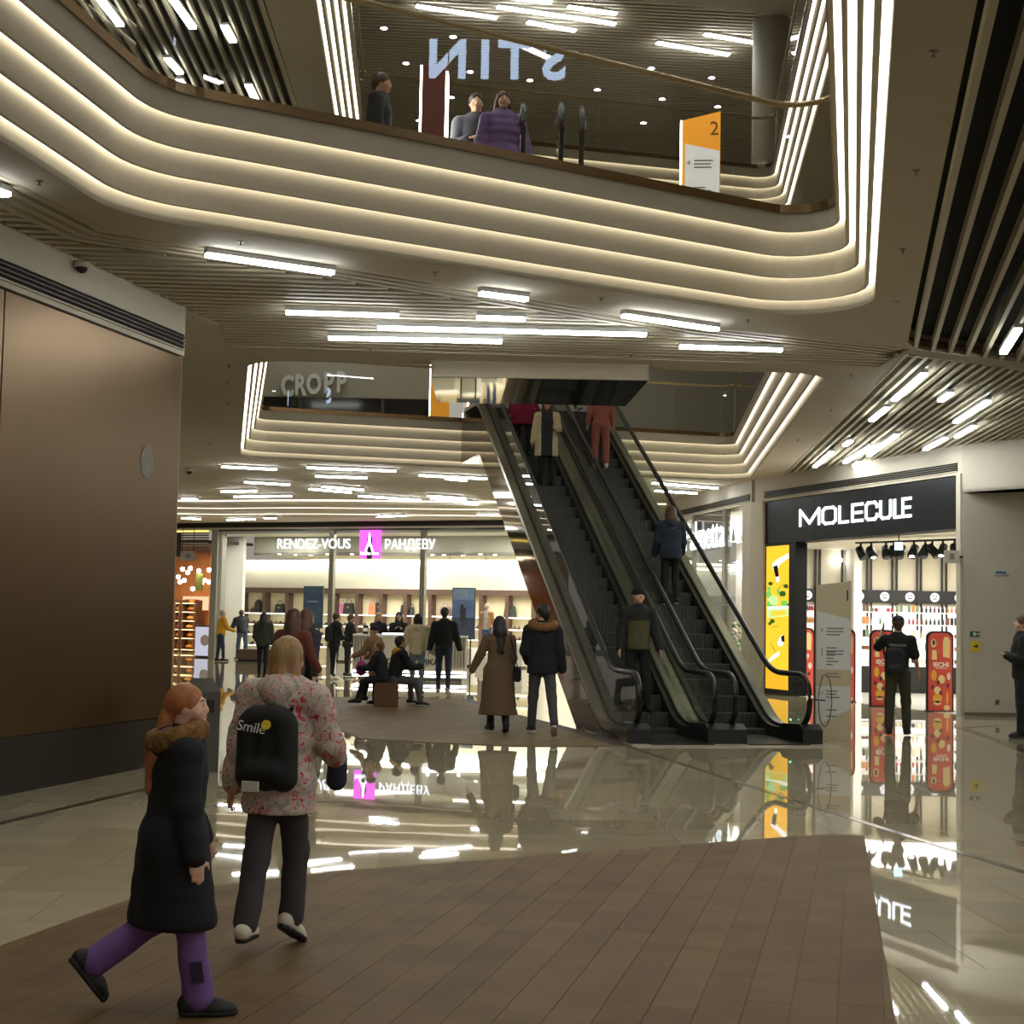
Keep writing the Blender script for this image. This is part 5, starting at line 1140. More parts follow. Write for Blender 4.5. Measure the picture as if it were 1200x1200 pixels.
class Blob:
    def __init__(s): s.p = []; s.cuts = []; s.subs = []
    def rc(s, a, b, r1, r2=None, q=1., k=None): s.p.append(('rc',np.array(a,float),np.array(b,float),r1,r1 if r2 is None else r2,q,k)); return s
    def el(s, c, r, R=None, k=None): s.p.append(('el',np.array(c,float),np.array(r,float),np.eye(3) if R is None else R,k)); return s
    def sub(s, c, r, R=None): s.subs.append((np.array(c,float),np.array(r,float),np.eye(3) if R is None else R)); return s
    def cut(s, pt, n): s.cuts.append((np.array(pt,float),np.array(n,float)/np.linalg.norm(n))); return s     # keeps the side n points away from
    def mesh(s, name, m, parent, v, k=.03, disp=None, smooth=True, mat_fn=None, mats=()):
        lo = np.full(3,1e9); hi = -lo; bb = []
        for p in s.p:
            if p[0] == 'rc': r = max(p[3],p[4]); a,b = np.minimum(p[1],p[2])-r, np.maximum(p[1],p[2])+r
            else: r = p[2].max(); a,b = p[1]-r, p[1]+r
            bb.append((a,b)); lo = np.minimum(lo,a); hi = np.maximum(hi,b)
        pad = 3*v+k*.5+.01; lo -= pad; hi += pad; n = np.ceil((hi-lo)/v).astype(int)+1
        D = np.full(n,.5); ax = [lo[i]+np.arange(n[i])*v for i in range(3)]
        for p,(a,b) in zip(s.p,bb):
            mg = k+3*v+.02; i0 = np.maximum(0,np.floor((a-mg-lo)/v).astype(int)); i1 = np.minimum(n,np.ceil((b+mg-lo)/v).astype(int)+1)
            X,Y,Z = np.meshgrid(*[ax[i][i0[i]:i1[i]] for i in range(3)], indexing='ij')
            if p[0] == 'rc':
                _,A,B,r1,r2,q,kk = p; sc = np.array([1,1/q,1]); A_,B_ = A*sc,B*sc; ba = B_-A_; PX,PY,PZ = X-A_[0],Y/q-A_[1],Z-A_[2]
                t = np.clip((PX*ba[0]+PY*ba[1]+PZ*ba[2])/max(ba@ba,1e-9),0,1)
                d = (np.sqrt((PX-t*ba[0])**2+(PY-t*ba[1])**2+(PZ-t*ba[2])**2)-(r1+(r2-r1)*t))*(q if q < 1 else 1)
            else:
                _,c,r,R,kk = p; P = np.stack([X-c[0],Y-c[1],Z-c[2]],-1)@R; k0 = np.sqrt(((P/r)**2).sum(-1)); k1 = np.sqrt(((P/r**2)**2).sum(-1)); d = k0*(k0-1)/np.maximum(k1,1e-6)
            sl = tuple(slice(i0[i],i1[i]) for i in range(3)); D[sl] = smin(D[sl],d,kk or k)
        if disp or s.cuts or s.subs:
            X,Y,Z = np.meshgrid(*ax, indexing='ij')
            if disp: D = D + disp(X,Y,Z)
            for c,r,R in s.subs:
                P = np.stack([X-c[0],Y-c[1],Z-c[2]],-1)@R; k0 = np.sqrt(((P/r)**2).sum(-1)); k1 = np.sqrt(((P/r**2)**2).sum(-1)); D = np.maximum(D,-k0*(k0-1)/np.maximum(k1,1e-6))
            for pt,nn in s.cuts: D = np.maximum(D,(X-pt[0])*nn[0]+(Y-pt[1])*nn[1]+(Z-pt[2])*nn[2])
        V,F = surface_nets(D,lo,v); me = bpy.data.meshes.new(name); nv,nf = len(V),len(F)
        me.vertices.add(nv); me.vertices.foreach_set('co',V.astype(np.float32).ravel())
        me.loops.add(nf*4); me.loops.foreach_set('vertex_index',F.astype(np.int32).ravel())
        me.polygons.add(nf); me.polygons.foreach_set('loop_start',np.arange(0,nf*4,4,dtype=np.int32)); me.update(calc_edges=True); me.validate()
        me.materials.append(m)
        for q in mats: me.materials.append(q)
        if mat_fn is not None and len(me.polygons) == nf: me.polygons.foreach_set('material_index',mat_fn(V[F].mean(1)).astype(np.int32))
        me.shade_smooth(); o = bpy.data.objects.new(name,me); return link(o,parent)
def rotx(a): c,s = math.cos(a),math.sin(a); return np.array([[1,0,0],[0,c,-s],[0,s,c]])
def rotz(a): c,s = math.cos(a),math.sin(a); return np.array([[c,-s,0],[s,c,0],[0,0,1]])
R_ = math.radians
def cloth(name, c, rough=.8, scale=60, b=.12, noise=.08): return mat('cloth_'+name, c, rough, noise=(14,noise), bump=(scale,b))
SKIN = mat('skin', (206,160,130), .5, noise=(9,.05)); SKIN2 = mat('skin_pale', (222,176,150), .5, noise=(9,.05))
M_EYE = mat('eye_white',(225,220,212),.2); M_IRIS = mat('eye_dark',(40,28,20),.15); M_LIP = mat('lips',(170,88,82),.45); M_BROW = mat('brow',(70,48,34),.8)
def wrink(amp, seed=0): return lambda X,Y,Z: amp*(np.sin(31*Z+9*X+seed)*np.sin(19*X-13*Y+seed*2)+.6*np.sin(53*Z-21*Y+seed)*np.sin(37*X+11*Z))
def quilt(amp, pitch=.085): return lambda X,Y,Z: -amp*(np.abs(np.sin(PI*Z/pitch))-.5)+.0015*np.sin(60*X+20*Z)*np.sin(50*Y)
def person(label, loc, heading, h, P, O, v=.016, fingers=True, cat='person', group=None, name='person'):
    """heading: degrees clockwise from straight away from the camera; P pose; O outfit"""
    s = h/1.75; g = lambda k,d=None: P.get(k,d)
    root = empty(name, loc, -R_(heading), label, cat, group)
    lean = R_(g('lean',0)); tw = R_(g('twist',0)); up = np.array([0,math.sin(lean),math.cos(lean)]); rt = rotz(-tw)
    hw = O.get('hip',.09)*s; pel = np.zeros(3)
    legs = {}
    for sd in (-1,1):
        f,kn,ab,fp = g('leg'+('L' if sd<0 else 'R'),(0,0,3,0)); f,kn,ab = R_(f),R_(kn),R_(ab)
        hip = pel+np.array([sd*hw,0,-.03*s]); d1 = np.array([sd*math.sin(ab),math.sin(f)*math.cos(ab),-math.cos(f)*math.cos(ab)]); knee = hip+d1*.43*s
        d2 = np.array([sd*math.sin(ab)*.4,math.sin(f-kn),-math.cos(f-kn)]); ank = knee+d2*.41*s
        to = R_(g('toe',8))*sd; fp_ = R_(fp); fd = np.array([math.sin(to)*math.cos(fp_),math.cos(to)*math.cos(fp_),math.sin(fp_)]); fu = np.array([-math.sin(to)*math.sin(fp_),-math.cos(to)*math.sin(fp_),math.cos(fp_)])
        heel = ank-fd*.06*s-fu*.052*s; ball = ank+fd*.10*s-fu*.062*s; toe_ = ank+fd*.17*s-fu*.06*s
        legs[sd] = (hip,knee,ank,heel,ball,toe_,fd,fu)
    low = min(min(q[3][2],q[5][2]) for q in legs.values())-.034*s
    pz = -low if g('seat') is None else g('seat')+.10*s
    T_ = np.array([0,0,pz])
    legs = {k:tuple((q+T_ if i < 6 else q) for i,q in enumerate(L)) for k,L in legs.items()}; pel = pel+T_
    waist = pel+up*.16*s; chest = pel+up*.34*s; nb = pel+up*.53*s; hd_l = R_(g('headpitch',0)); hy = R_(g('headyaw',0))
    neck_top = nb+np.array([0,math.sin(lean*.5+.12),math.cos(lean*.5+.12)])*.07*s; HR = rotz(-hy)@rotx(-hd_l)
    hc = neck_top+HR@np.array([0,.015,.115])*s
    Hh = lambda x,y,z: hc+HR@(np.array([x,y,z])*s)
    sw = O.get('shoulder',.19)*s; arms = {}
    for sd in (-1,1):
        fl_,ab,el,inw = g('arm'+('L' if sd<0 else 'R'),(0,8,12,0)); fl_,ab,el,inw = R_(fl_),R_(ab),R_(el),R_(inw)
        sh_ = nb-up*.055*s+rt@np.array([sd*sw,0,0]); d1 = np.array([sd*math.sin(ab),math.sin(fl_)*math.cos(ab),-math.cos(fl_)*math.cos(ab)]); elb = sh_+rt@d1*.29*s
        a2 = fl_+el; d2 = np.array([sd*math.sin(ab-inw),math.sin(a2)*math.cos(ab-inw),-math.cos(a2)*math.cos(ab-inw)]); wr = elb+rt@d2*.25*s; arms[sd] = (sh_,elb,wr,rt@d2)
    # ---- body: one continuous skin surface
    skin = O.get('skin',SKIN); b = Blob()
    b.el(Hh(0,-.012,.025),np.array([.076,.096,.098])*s,HR).rc(Hh(0,.02,-.01),Hh(0,.048,-.078),.062*s,.036*s).el(Hh(0,.045,-.02),np.array([.058,.05,.07])*s,HR)
    b.rc(Hh(0,.088,.02),Hh(0,.108,-.018),.010*s,.015*s,k=.012).rc(Hh(-.03,.082,.032),Hh(.03,.082,.032),.012*s,k=.015).el(Hh(0,.086,-.052),np.array([.026,.016,.012])*s,HR,k=.012).el(Hh(0,.083,-.085),np.array([.022,.018,.018])*s,HR,k=.015)
    for sd in (-1,1): b.el(Hh(sd*.075,-.006,-.005),np.array([.011,.021,.030])*s,HR,k=.01).el(Hh(sd*.045,.06,-.025),np.array([.028,.022,.028])*s,HR,k=.02)
    b.rc(Hh(0,-.02,-.06),nb-up*.02*s,.055*s,.062*s)
    b.rc(nb-up*.08*s,waist,.115*s,.11*s,.72).rc(waist,pel,.11*s,.125*s,.8)
    for sd in (-1,1):
        sh_,elb,wr,hd2 = arms[sd]; b.rc(nb-up*.05*s,sh_,.06*s,.05*s).rc(sh_,elb,.045*s,.036*s).rc(elb,wr,.036*s,.025*s)
        side = np.cross(hd2,np.array([0,1,0])); side = side/max(np.linalg.norm(side),1e-3); fwd = np.cross(side,hd2)
        fw_ = fwd*sd*0+fwd; pc_ = wr+hd2*.055*s; b.rc(wr,wr+hd2*.03*s,.026*s,.028*s)
        for j in range(4):
            o_ = fw_*(.030-.020*j)*s; L = (.072,.080,.074,.058)[j]*s; base = wr+hd2*.09*s+o_; b.rc(wr+hd2*.03*s+o_*.7,base,.016*s,.0125*s,k=.014)
            if fingers:
                inn = -side*np.sign(side[0]*sd if abs(side[0])>.2 else 1)*.35; m1 = base+(hd2+inn*.4)*L*.5; m2 = m1+(hd2+inn*1.6)*L*.42; b.rc(base,m1,.0092*s,.0085*s,k=.006).rc(m1,m2,.0085*s,.0072*s,k=.006)
        th0 = wr+hd2*.03*s+fw_*.026*s; th1 = th0+(hd2*.6+fw_*.75)*.045*s; b.rc(th0,th1,.0125*s,.0105*s,k=.01); b.rc(th1,th1+(hd2*.9+fw_*.2)*.034*s,.0105*s,.0085*s,k=.006)
        hip,knee,ank = legs[sd][:3]; b.rc(hip,knee,.075*s,.05*s).rc(knee,ank,.048*s,.034*s)
    b.mesh('body',skin,root,min(v,.011) if v < .02 else v,.025)
    # ---- trousers
    tr_ = O.get('trousers')
    if tr_:
        m,ex,flare = tr_[:3]; t = Blob(); t.rc(waist-up*.02*s,pel,(.125+ex)*s,(.145+ex)*s,.82)
        for sd in (-1,1):
            hip,knee,ank = legs[sd][:3]; t.rc(hip+np.array([0,-.01,.01])*s,knee,(.088+ex)*s,(.062+ex)*s).rc(knee,ank+(knee-ank)*.06,(.062+ex)*s,(.05+ex+flare)*s); d = ank-knee; t.el(hip+np.array([0,-.05,-.01])*s,np.array([.09,.085,.1])*s)
        t.mesh('trousers',m,root,v,.035,wrink(.0025,3))
        if len(tr_) > 3:
            for sd in (-1,1):     # dark patches or side stripes
                hip,knee,ank = legs[sd][:3]
                for a_,b_,w_ in tr_[4]:
                    p0,p1 = knee+(ank-knee)*a_ if a_ >= 0 else hip+(knee-hip)*(1+a_), knee+(ank-knee)*b_; off = np.array([sd*(.056+ex+flare)*s,0.0,0])
                    MB().bar(p0+off,p1+off,.012,w_).build('side_stripe',tr_[3],root)
    # ---- shoes
    sm,sole,bulk = O.get('shoes',(M_BLACK,M_BLACK,0)); boot = O.get('boot',0)
    for sd in (-1,1):
        hip,knee,ank,heel,ball,toe_,fd,fu = legs[sd]; q = Blob(); q.rc(heel+fu*.03*s,ball+fu*.012*s,(.036+bulk)*s,(.040+bulk)*s).rc(ball+fu*.012*s,toe_+fu*.004*s,(.040+bulk)*s,(.03+bulk)*s).rc(heel+fu*.03*s,ank+fu*(.0+boot)*s,(.036+bulk)*s,(.042+bulk)*s); q.cut(heel-fu*.016*s,-fu)
        so = q.mesh('shoe',sm,root,max(.011,v*.8),.03)
        q = Blob(); q.rc(heel-fu*.004*s,ball-fu*.006*s,(.038+bulk)*s,(.043+bulk)*s).rc(ball-fu*.006*s,toe_-fu*.008*s,(.043+bulk)*s,(.032+bulk)*s); q.cut(heel+fu*.002*s,fu).cut(heel-fu*.030*s,-fu); q.mesh('sole',sole,so,max(.010,v*.7),.02)
    # ---- top
    tp = O.get('top')
    if tp:
        m,hem,ex = tp[:3]; fl_ = tp[3] if len(tp) > 3 else .0; slv = O.get('sleeve',1.); t = Blob()
        t.rc(nb-up*.075*s,chest,(.125+ex)*s,(.145+ex)*s,.74).rc(chest,waist,(.145+ex)*s,(.13+ex)*s,.76).rc(waist,pel,(.13+ex)*s,(.15+ex)*s,.8)
        hz = pel[2]+hem*s
        if hem < -.1: 
            hl = pel+np.array([0,g('hemshift',0)*s,hem*s]); t.rc(pel,hl-np.array([0,0,.05*s]),(.155+ex)*s,(.155+ex+fl_)*s,.84)
        else: hl = pel+up*(hem*s)
        t.rc(nb-up*.03*s,nb+up*.012*s,(.078+ex*.6)*s,(.066+ex*.5)*s)
        if hem < -.2:
            for sd in (-1,1):
                hip,knee,ank = legs[sd][:3]; t.rc(hip,hip+(knee-hip)*min(.95,(-hem)/.46),(.125+ex)*s,(.11+ex)*s,k=.06)
        for sd in (-1,1):
            sh_,elb,wr,_ = arms[sd]; t.rc(nb-up*.06*s,sh_,(.07+ex*.7)*s,(.062+ex*.7)*s)
            if slv >= .99: t.rc(sh_,elb,(.06+ex*.7)*s,(.05+ex*.7)*s,k=.02).rc(elb,wr,(.05+ex*.7)*s,(.04+ex*.6)*s,k=.02)
            else: t.rc(sh_,sh_+(elb-sh_)*slv,(.06+ex)*s,(.055+ex)*s,k=.02)
        t.cut(hl,-up if hem >= -.1 else np.array([0,0,-1]))
        disp = O.get('disp') or wrink(.003,1)
        # a raised forearm must survive the hem cut: it is above it in every pose used here
        to_ = t.mesh(O.get('topname','jacket'),m,root,v,.045,disp,mat_fn=O.get('topzones') and (lambda C: O['topzones'](C,pel,nb,s)),mats=O.get('topmats',()))
        hd = O.get('hood')
        if hd:
            hm,fur,sz = hd; q = Blob(); c = nb+np.array([0,-.085,.0])*s; q.rc(c+np.array([-.09,.03,.01])*s,c+np.array([0,-.02,-.02])*s,.05*sz*s,.065*sz*s).rc(c+np.array([.09,.03,.01])*s,c+np.array([0,-.02,-.02])*s,.05*sz*s,.065*sz*s).rc(c,c-up*.1*s*sz,.07*sz*s,.045*s,.7); q.mesh('hood',hm,root,v,.04)
            if fur is not None:
                q = Blob(); ring = [nb+np.array([math.sin(a)*.135*sz,-.035-math.cos(a)*.10*sz,.035-.035*math.cos(a)])*s for a in [2*PI*k/14 for k in range(15)]]
                for a_,b_ in zip(ring[:-1],ring[1:]): q.rc(a_,b_,.05*sz*s)
                rf_ = lambda X,Y,Z: .008*np.sin(95*X)*np.sin(90*Y)*np.sin(100*Z)
                q.mesh('fur_trim',fur,root,min(v,.011),.02,rf_)
    # ---- hair, hats
    st,hm = O.get('hair',('short',M_BROW)); q = Blob(); top_ = lambda: q.el(Hh(0,-.018,.036),np.array([.093,.108,.102])*s,HR)
    facecut = lambda z=-.03: q.sub(Hh(0,.115,z),np.array([.068,.075,.095])*s,HR)
    if st != 'none':
        if st == 'short': top_(); q.rc(Hh(0,-.07,.0),Hh(0,-.07,-.05),.055*s,.045*s); facecut(-.025); q.cut(Hh(0,0,-.075),HR@np.array([0,.3,-1.]))
        elif st == 'bob': top_(); q.rc(Hh(-.05,-.03,0),Hh(-.06,-.03,-.12),.055*s,.05*s).rc(Hh(.05,-.03,0),Hh(.06,-.03,-.12),.055*s,.05*s).rc(Hh(0,-.06,0),Hh(0,-.065,-.13),.06*s,.055*s); facecut()
        elif st in ('long','longer'): 
            e_ = -.30 if st == 'long' else -.42; top_(); q.rc(Hh(0,-.05,.0),Hh(0,-.07,-.12),.085*s,.10*s).rc(Hh(0,-.07,-.12),neck_top+np.array([0,-.10,e_+.12])*s,.105*s,.085*s,.75); q.rc(Hh(-.06,-.02,0),neck_top+np.array([-.08,-.05,-.12])*s,.045*s,.04*s).rc(Hh(.06,-.02,0),neck_top+np.array([.08,-.05,-.12])*s,.045*s,.04*s); facecut()
        elif st == 'pony': top_(); q.rc(Hh(0,-.085,.01),Hh(0,-.115,-.06),.038*s,.04*s).rc(Hh(0,-.115,-.06),neck_top+np.array([.0,-.16,-.16])*s,.042*s,.05*s).rc(neck_top+np.array([.0,-.16,-.16])*s,neck_top+np.array([.0,-.18,-.34])*s,.05*s,.03*s); facecut(-.02)
        elif st == 'veil': top_(); q.el(Hh(0,-.02,.02),np.array([.10,.118,.118])*s,HR).rc(Hh(0,-.03,-.02),nb+np.array([0,-.05,-.03])*s,.10*s,.15*s).rc(nb+np.array([0,-.05,-.03])*s,nb+np.array([0,-.06,-.10])*s,.15*s,.14*s,.75); facecut()
        q.mesh('hair',hm,root,min(v,.013),.03,(lambda X,Y,Z: .0025*np.sin(120*X+10*Z)*np.sin(14*Z+90*Y)))
    hat = O.get('hat')
    if hat:
        q = Blob()
        if hat[0] == 'beanie': q.el(Hh(0,-.015,.055),np.array([.092,.112,.094])*s,HR).el(Hh(0,-.01,.035),np.array([.094,.113,.04])*s,HR); q.cut(Hh(0,0,.018),HR@np.array([0,-.18,-1.]))
        elif hat[0] == 'cap': q.el(Hh(0,-.012,.055),np.array([.092,.11,.085])*s,HR).rc(Hh(0,.08,.045),Hh(0,.15,.03),.06*s,.05*s,k=.02); q.cut(Hh(0,0,.03),HR@np.array([0,-.1,-1.]))
        q.mesh('hat',hat[1],root,min(v,.013),.03)
    # ---- face
    if O.get('face',True):
        for sd in (-1,1):
            e_ = MB().ball(tuple(Hh(sd*.031,.078,.012)),.0145*s,10,6).build('eye',M_EYE,root,True); MB().ball(tuple(Hh(sd*.031,.0865,.012)),.0078*s,8,5).build('iris',M_IRIS,e_,True)
            a_,b_,c_ = Hh(sd*.014,.094,.036),Hh(sd*.032,.094,.042),Hh(sd*.05,.082,.036); MB().tube([tuple(a_),tuple(b_),tuple(c_)],.0045*s,5).build('eyebrow',O.get('brow',M_BROW),root)
        l0 = [tuple(Hh(x,.1005-abs(x)*.35,-.053)) for x in (-.024,-.012,0,.012,.024)]; MB().tube(l0,[.002*s,.0048*s,.0055*s,.0048*s,.002*s],6).build('mouth',M_LIP,root,True)
    return dict(root=root,pel=pel,nb=nb,chest=chest,waist=waist,arms=arms,legs=legs,hc=hc,H=Hh,s=s,up=up,v=v)
def backpack(I, m, w=.30, h=.40, d=.13, name='backpack', dz=0.):
    """worn on the back: a part of the wearer's outfit that moves with the person"""
    s,c = I['s'],I['nb']-I['up']*(.27-dz)*I['s']+np.array([0,-.20,0])*I['s']; q = Blob(); hx,hz = w/2-.06,h/2-.06
    for x in (-hx,0,hx):
        q.rc(c+np.array([x,0,-hz]),c+np.array([x,0,hz*.75]),.07,.065,.9)
    q.rc(c+np.array([-hx*.6,0,hz]),c+np.array([hx*.6,0,hz]),.06,.06,.9); q.rc(c+np.array([-hx*.6,-.05,-hz*.8]),c+np.array([hx*.6,-.05,-hz*.8]),.055,.055,.8)
    o = q.mesh(name,m,I['root'],.012,.03)
    for sd in (-1,1):
        sh_ = I['arms'][sd][0]; p0 = c+np.array([sd*.08,.05,hz]); p1 = sh_+np.array([-sd*.05,-.02,.085])*s; p2 = sh_+np.array([-sd*.05,.09,.03])*s; p3 = I['chest']+np.array([sd*.17,.04,-.04])*s; p4 = c+np.array([sd*.11,.06,-hz])
        MB().tube([p0,p1,p2,p3,p4],.014,6).build('strap',m,o,True)
    return o,c
def shoulder_bag(I, sd, m, drop=.62, size=(.10,.24,.20), cross=False):
    s = I['s']; sh_ = I['arms'][sd][0]; p = sh_+np.array([sd*.09,-.03,-drop])*s; q = MB().cbox(p,size); r = q.build('shoulder_bag',m,I['root'],bevel=.02); a = sh_+np.array([-sd*.03,0,.09])*s
    MB().tube([p+np.array([0,.08,.1]),a+np.array([0,.05,-.02]),a,a+np.array([0,-.08,-.04]),p+np.array([0,-.08,.1])],.009,5).build('strap',m,r)
    return r
WALK = dict(legL=(22,4,2,0),legR=(-16,18,2,-28),armL=(-16,9,14,4),armR=(20,9,24,6))
WALK2 = dict(legR=(22,4,2,0),legL=(-16,18,2,-28),armR=(-16,9,14,4),armL=(20,9,24,6))
BLK = cloth('black',(20,20,22)); DNAVY = cloth('navy',(26,32,48)); JEAN = cloth('jeans',(70,90,116)); DJEAN = cloth('dark_jeans',(40,52,72)); BLKP = cloth('black_trousers',(18,18,20)); GREYP = cloth('grey_trousers',(70,68,70)); FUR = mat('brown_fur',(124,88,48),.95,noise=(40,.35),bump=(90,.6)); DHAIR = mat('dark_hair',(30,22,18),.5,noise=(30,.2)); BHAIR = mat('brown_hair',(78,50,32),.5,noise=(30,.2)); RHAIR = mat('red_hair',(168,104,60),.5,noise=(30,.2)); GHAIR = mat('grey_hair',(150,146,138),.6); BLOND = mat('blond_hair',(180,146,104),.5,noise=(30,.25)); WSOLE = mat('white_sole',(206,200,188),.5)
# ---- foreground girl
def at(x, y, z=0): return on_z(x, y, z)
p = at(196,1188)
PUR = cloth('purple',(112,80,140)); DPUR = cloth('dark_purple',(44,30,54))
girl = person('red haired girl in a long black parka with fur trim and purple trousers',(p.x,p.y,0),72,1.35,
  dict(legR=(12,3,3,0),legL=(-9,46,3,-52),armR=(2,10,8,0),armL=(8,8,20,0),headyaw=16,headpitch=-3,lean=4),
  dict(top=(cloth('parka_black',(16,18,24),.85),-.47,.045,.045),trousers=(PUR,.014,.022,DPUR,[(.45,.72,.05)]),shoes=(mat('boot_black',(18,18,18),.6),mat('boot_sole',(28,28,28),.7),.012),boot=.08,hair=('pony',RHAIR),hood=(cloth('parka_black',(16,18,24)),FUR,1.15),skin=SKIN2,disp=quilt(.004,.12),brow=RHAIR),v=.013)
q = Blob(); c = girl['nb']; s = girl['s']
for a,b in zip([2*PI*k/10 for k in range(10)],[2*PI*(k+1)/10 for k in range(10)]): q.rc(c+np.array([math.sin(a)*.075,.0+math.cos(a)*.07,.035])*s,c+np.array([math.sin(b)*.075,math.cos(b)*.07,.035])*s,.034*s)
q.rc(c+np.array([-.05,-.1,.03])*s,c+np.array([.05,-.1,.03])*s,.045*s,.045*s); q.mesh('scarf',cloth('lilac',(136,108,168)),girl['root'],.012,.03)
# ---- woman with the flowered jacket
pf = mat('flowered_cloth',(176,162,148),.75)
def flowered(m):
    nt = m.node_tree; b = nt.nodes['Principled BSDF']; tc = nt.nodes.new('ShaderNodeTexCoord'); n1 = nt.nodes.new('ShaderNodeTexNoise'); n1.inputs['Scale'].default_value = 23; n1.inputs['Detail'].default_value = 5; n1.inputs['Distortion'].default_value = 1.2
    r1 = nt.nodes.new('ShaderNodeValToRGB'); r1.color_ramp.elements[0].position = .36; r1.color_ramp.elements[1].position = .62
    r1.color_ramp.elements[0].color = (*rgb((186,64,84)),1); r1.color_ramp.elements[1].color = (*rgb((160,150,138)),1)
    e = r1.color_ramp.elements.new(.43); e.color = (*rgb((206,150,146)),1); e = r1.color_ramp.elements.new(.48); e.color = (*rgb((206,192,180)),1)
    bp = nt.nodes.new('ShaderNodeBump'); bp.inputs['Strength'].default_value = .15; bp.inputs['Distance'].default_value = .01
    nt.links.new(tc.outputs['Object'],n1.inputs['Vector']); nt.links.new(n1.outputs['Fac'],r1.inputs[0]); nt.links.new(r1.outputs[0],b.inputs['Base Color']); nt.links.new(n1.outputs['Fac'],bp.inputs['Height']); nt.links.new(bp.outputs[0],b.inputs['Normal'])
flowered(pf)
p = at(322,1113)
wom = person('woman in a pink flowered jacket wearing a black backpack with a yellow badge',(p.x,p.y,0),16,1.485,
  dict(legL=(-13,3,2,0),legR=(18,22,-2,-26),armL=(-4,12,8,0),armR=(14,16,55,30),lean=3,headpitch=6,headyaw=6),
  dict(hip=.075,top=(pf,-.20,.055,.02),trousers=(cloth('charcoal_trousers',(62,58,62)),.014,.012),shoes=(mat('shoe_cream',(214,204,186),.5),mat('shoe_dark_sole',(40,36,34),.6),.004),hair=('bob',mat('ash_blond',(158,124,84),.55,noise=(34,.4,(1,1,.15)))),hood=(pf,None,1.25),shoulder=.20,skin=SKIN,disp=wrink(.006,2)),v=.013)
bpk,c = backpack(wom,cloth('backpack_black',(16,16,18),.7),.31,.42,dz=-.06)
MB().cbox(c+np.array([-.03,-.118,-.185]),(.085,.02,.05)).build('white_patch',mat('patch_white',(200,196,186),.6),bpk)
d_ = MB().lathe([(.001,0),(.024,0),(.024,.008),(.001,.008)],n=16).build('yellow_badge',mat('badge_yellow',(226,206,40),.5),bpk); d_.location = tuple(c+np.array([.035,-.093,.115])); d_.rotation_euler = (PI/2-.25,0,0)
for dx in (-.008,.008): e_ = MB().ball((0,0,0),.003,6,4).build('badge_mark',M_INKD,bpk); e_.location = tuple(c+np.array([.035+dx,-.103,.120]))
tx_ = text_mesh('lettering','Smile',mat('print_white',(210,208,204),.6),bpk,.072,.004,tuple(c+np.array([-.045,-.094,.10])),(PI/2-.25,.12,0)); 
q = Blob(); hnd = wom['arms'][1][2]; q.rc(hnd+np.array([.01,.02,-.01]),hnd+np.array([0,.03,-.13]),.05,.055); q.mesh('mitten_bag',cloth('mitten_dark',(36,34,52)),wom['root'],.014,.02)
# ---- couple by the escalator
p = at(583,859); cw = person('woman in a long brown coat with long dark hair walking beside the escalator',(p.x,p.y,0),-12,1.62,
  dict(legL=(8,3,1,0),legR=(-6,8,1,-14),armL=(6,24,6,0),armR=(4,8,24,16)),
  dict(top=(cloth('brown_coat',(104,82,58),.9),-.70,.03,.14),trousers=(BLKP,0,.01),shoes=(mat('boot_black',(18,18,18),.6),M_BLACK,.008),boot=.12,hair=('longer',DHAIR),topname='coat'),v=.016)
shoulder_bag(cw,1,cloth('bag_navy',(26,26,40)),.55)
p = at(634,862); cm = person('young man in a dark fur hooded parka and grey trousers walking beside the long coat',(p.x,p.y,0),-6,1.80,
  dict(legL=(10,2,3,0),legR=(-14,14,5,-30),armL=(4,10,50,26),armR=(-4,10,12,0),headyaw=-38),
  dict(top=(cloth('parka_dark',(20,22,26),.9),-.12,.045,.02),trousers=(GREYP,.008,.0),shoes=(mat('sneaker_black',(24,24,24),.6),WSOLE,.004),hair=('short',DHAIR),hood=(cloth('parka_dark',(20,22,26)),FUR,1.15)),v=.016)
# ---- on the escalators
def on_esc(t, x, y):      # place on the step line of an escalator so that the feet land at pixel (x, y)
    best = None
    for k in range(220):
        s_ = .8+k*.06; z_ = e_line(s_)+.02; q_ = EP(t,s_,z_); d_ = Vector(q_)-Vector((0,0,EYE)); dep = d_.dot(f0); vv = FOC*d_.dot(u0)/dep; uu = FOC*d_.x/dep
        yy = 600-(-uu*sr+vv*cr); xx = 600+uu*cr+vv*sr
        if best is None or abs(yy-y) < best[0]: best = (abs(yy-y),s_,xx)
    s_ = best[1]; 
    k = round((s_-1.05-.22)/.4); s_ = 1.05+.4*k+.22; z_ = e_line(1.05+.4*k+.2)+.02
    return EP(t,s_,z_)
def olive_zones(C,pel,nb,s): return ((C[:,2] < nb[2]-.17*s)&(np.abs(C[:,0]) < .165*s)&(C[:,2] > pel[2]-.05*s)).astype(int)
om = person('man in a black beanie and olive and black jacket riding the down escalator',on_esc(.54,741,835),172,1.80,
  dict(legL=(2,0,4,0),legR=(-2,0,4,0),armL=(4,13,18,4),armR=(4,13,18,4),headyaw=-8,headpitch=-6),
  dict(top=(cloth('jacket_black',(22,22,22),.8),-.10,.03),topmats=(cloth('jacket_olive',(84,78,46),.85),),topzones=olive_zones,disp=quilt(.004,.10),trousers=(BLKP,.006,0),hair=('none',None),hat=('beanie',cloth('beanie_black',(18,18,18),.95)),skin=SKIN),v=.014)
MB().bar(om['waist']+np.array([0,.155,-.12]),om['nb']+np.array([0,.105,-.03]),.012,.006,(0,1,0)).build('zip',M_BLACK,om['root'])
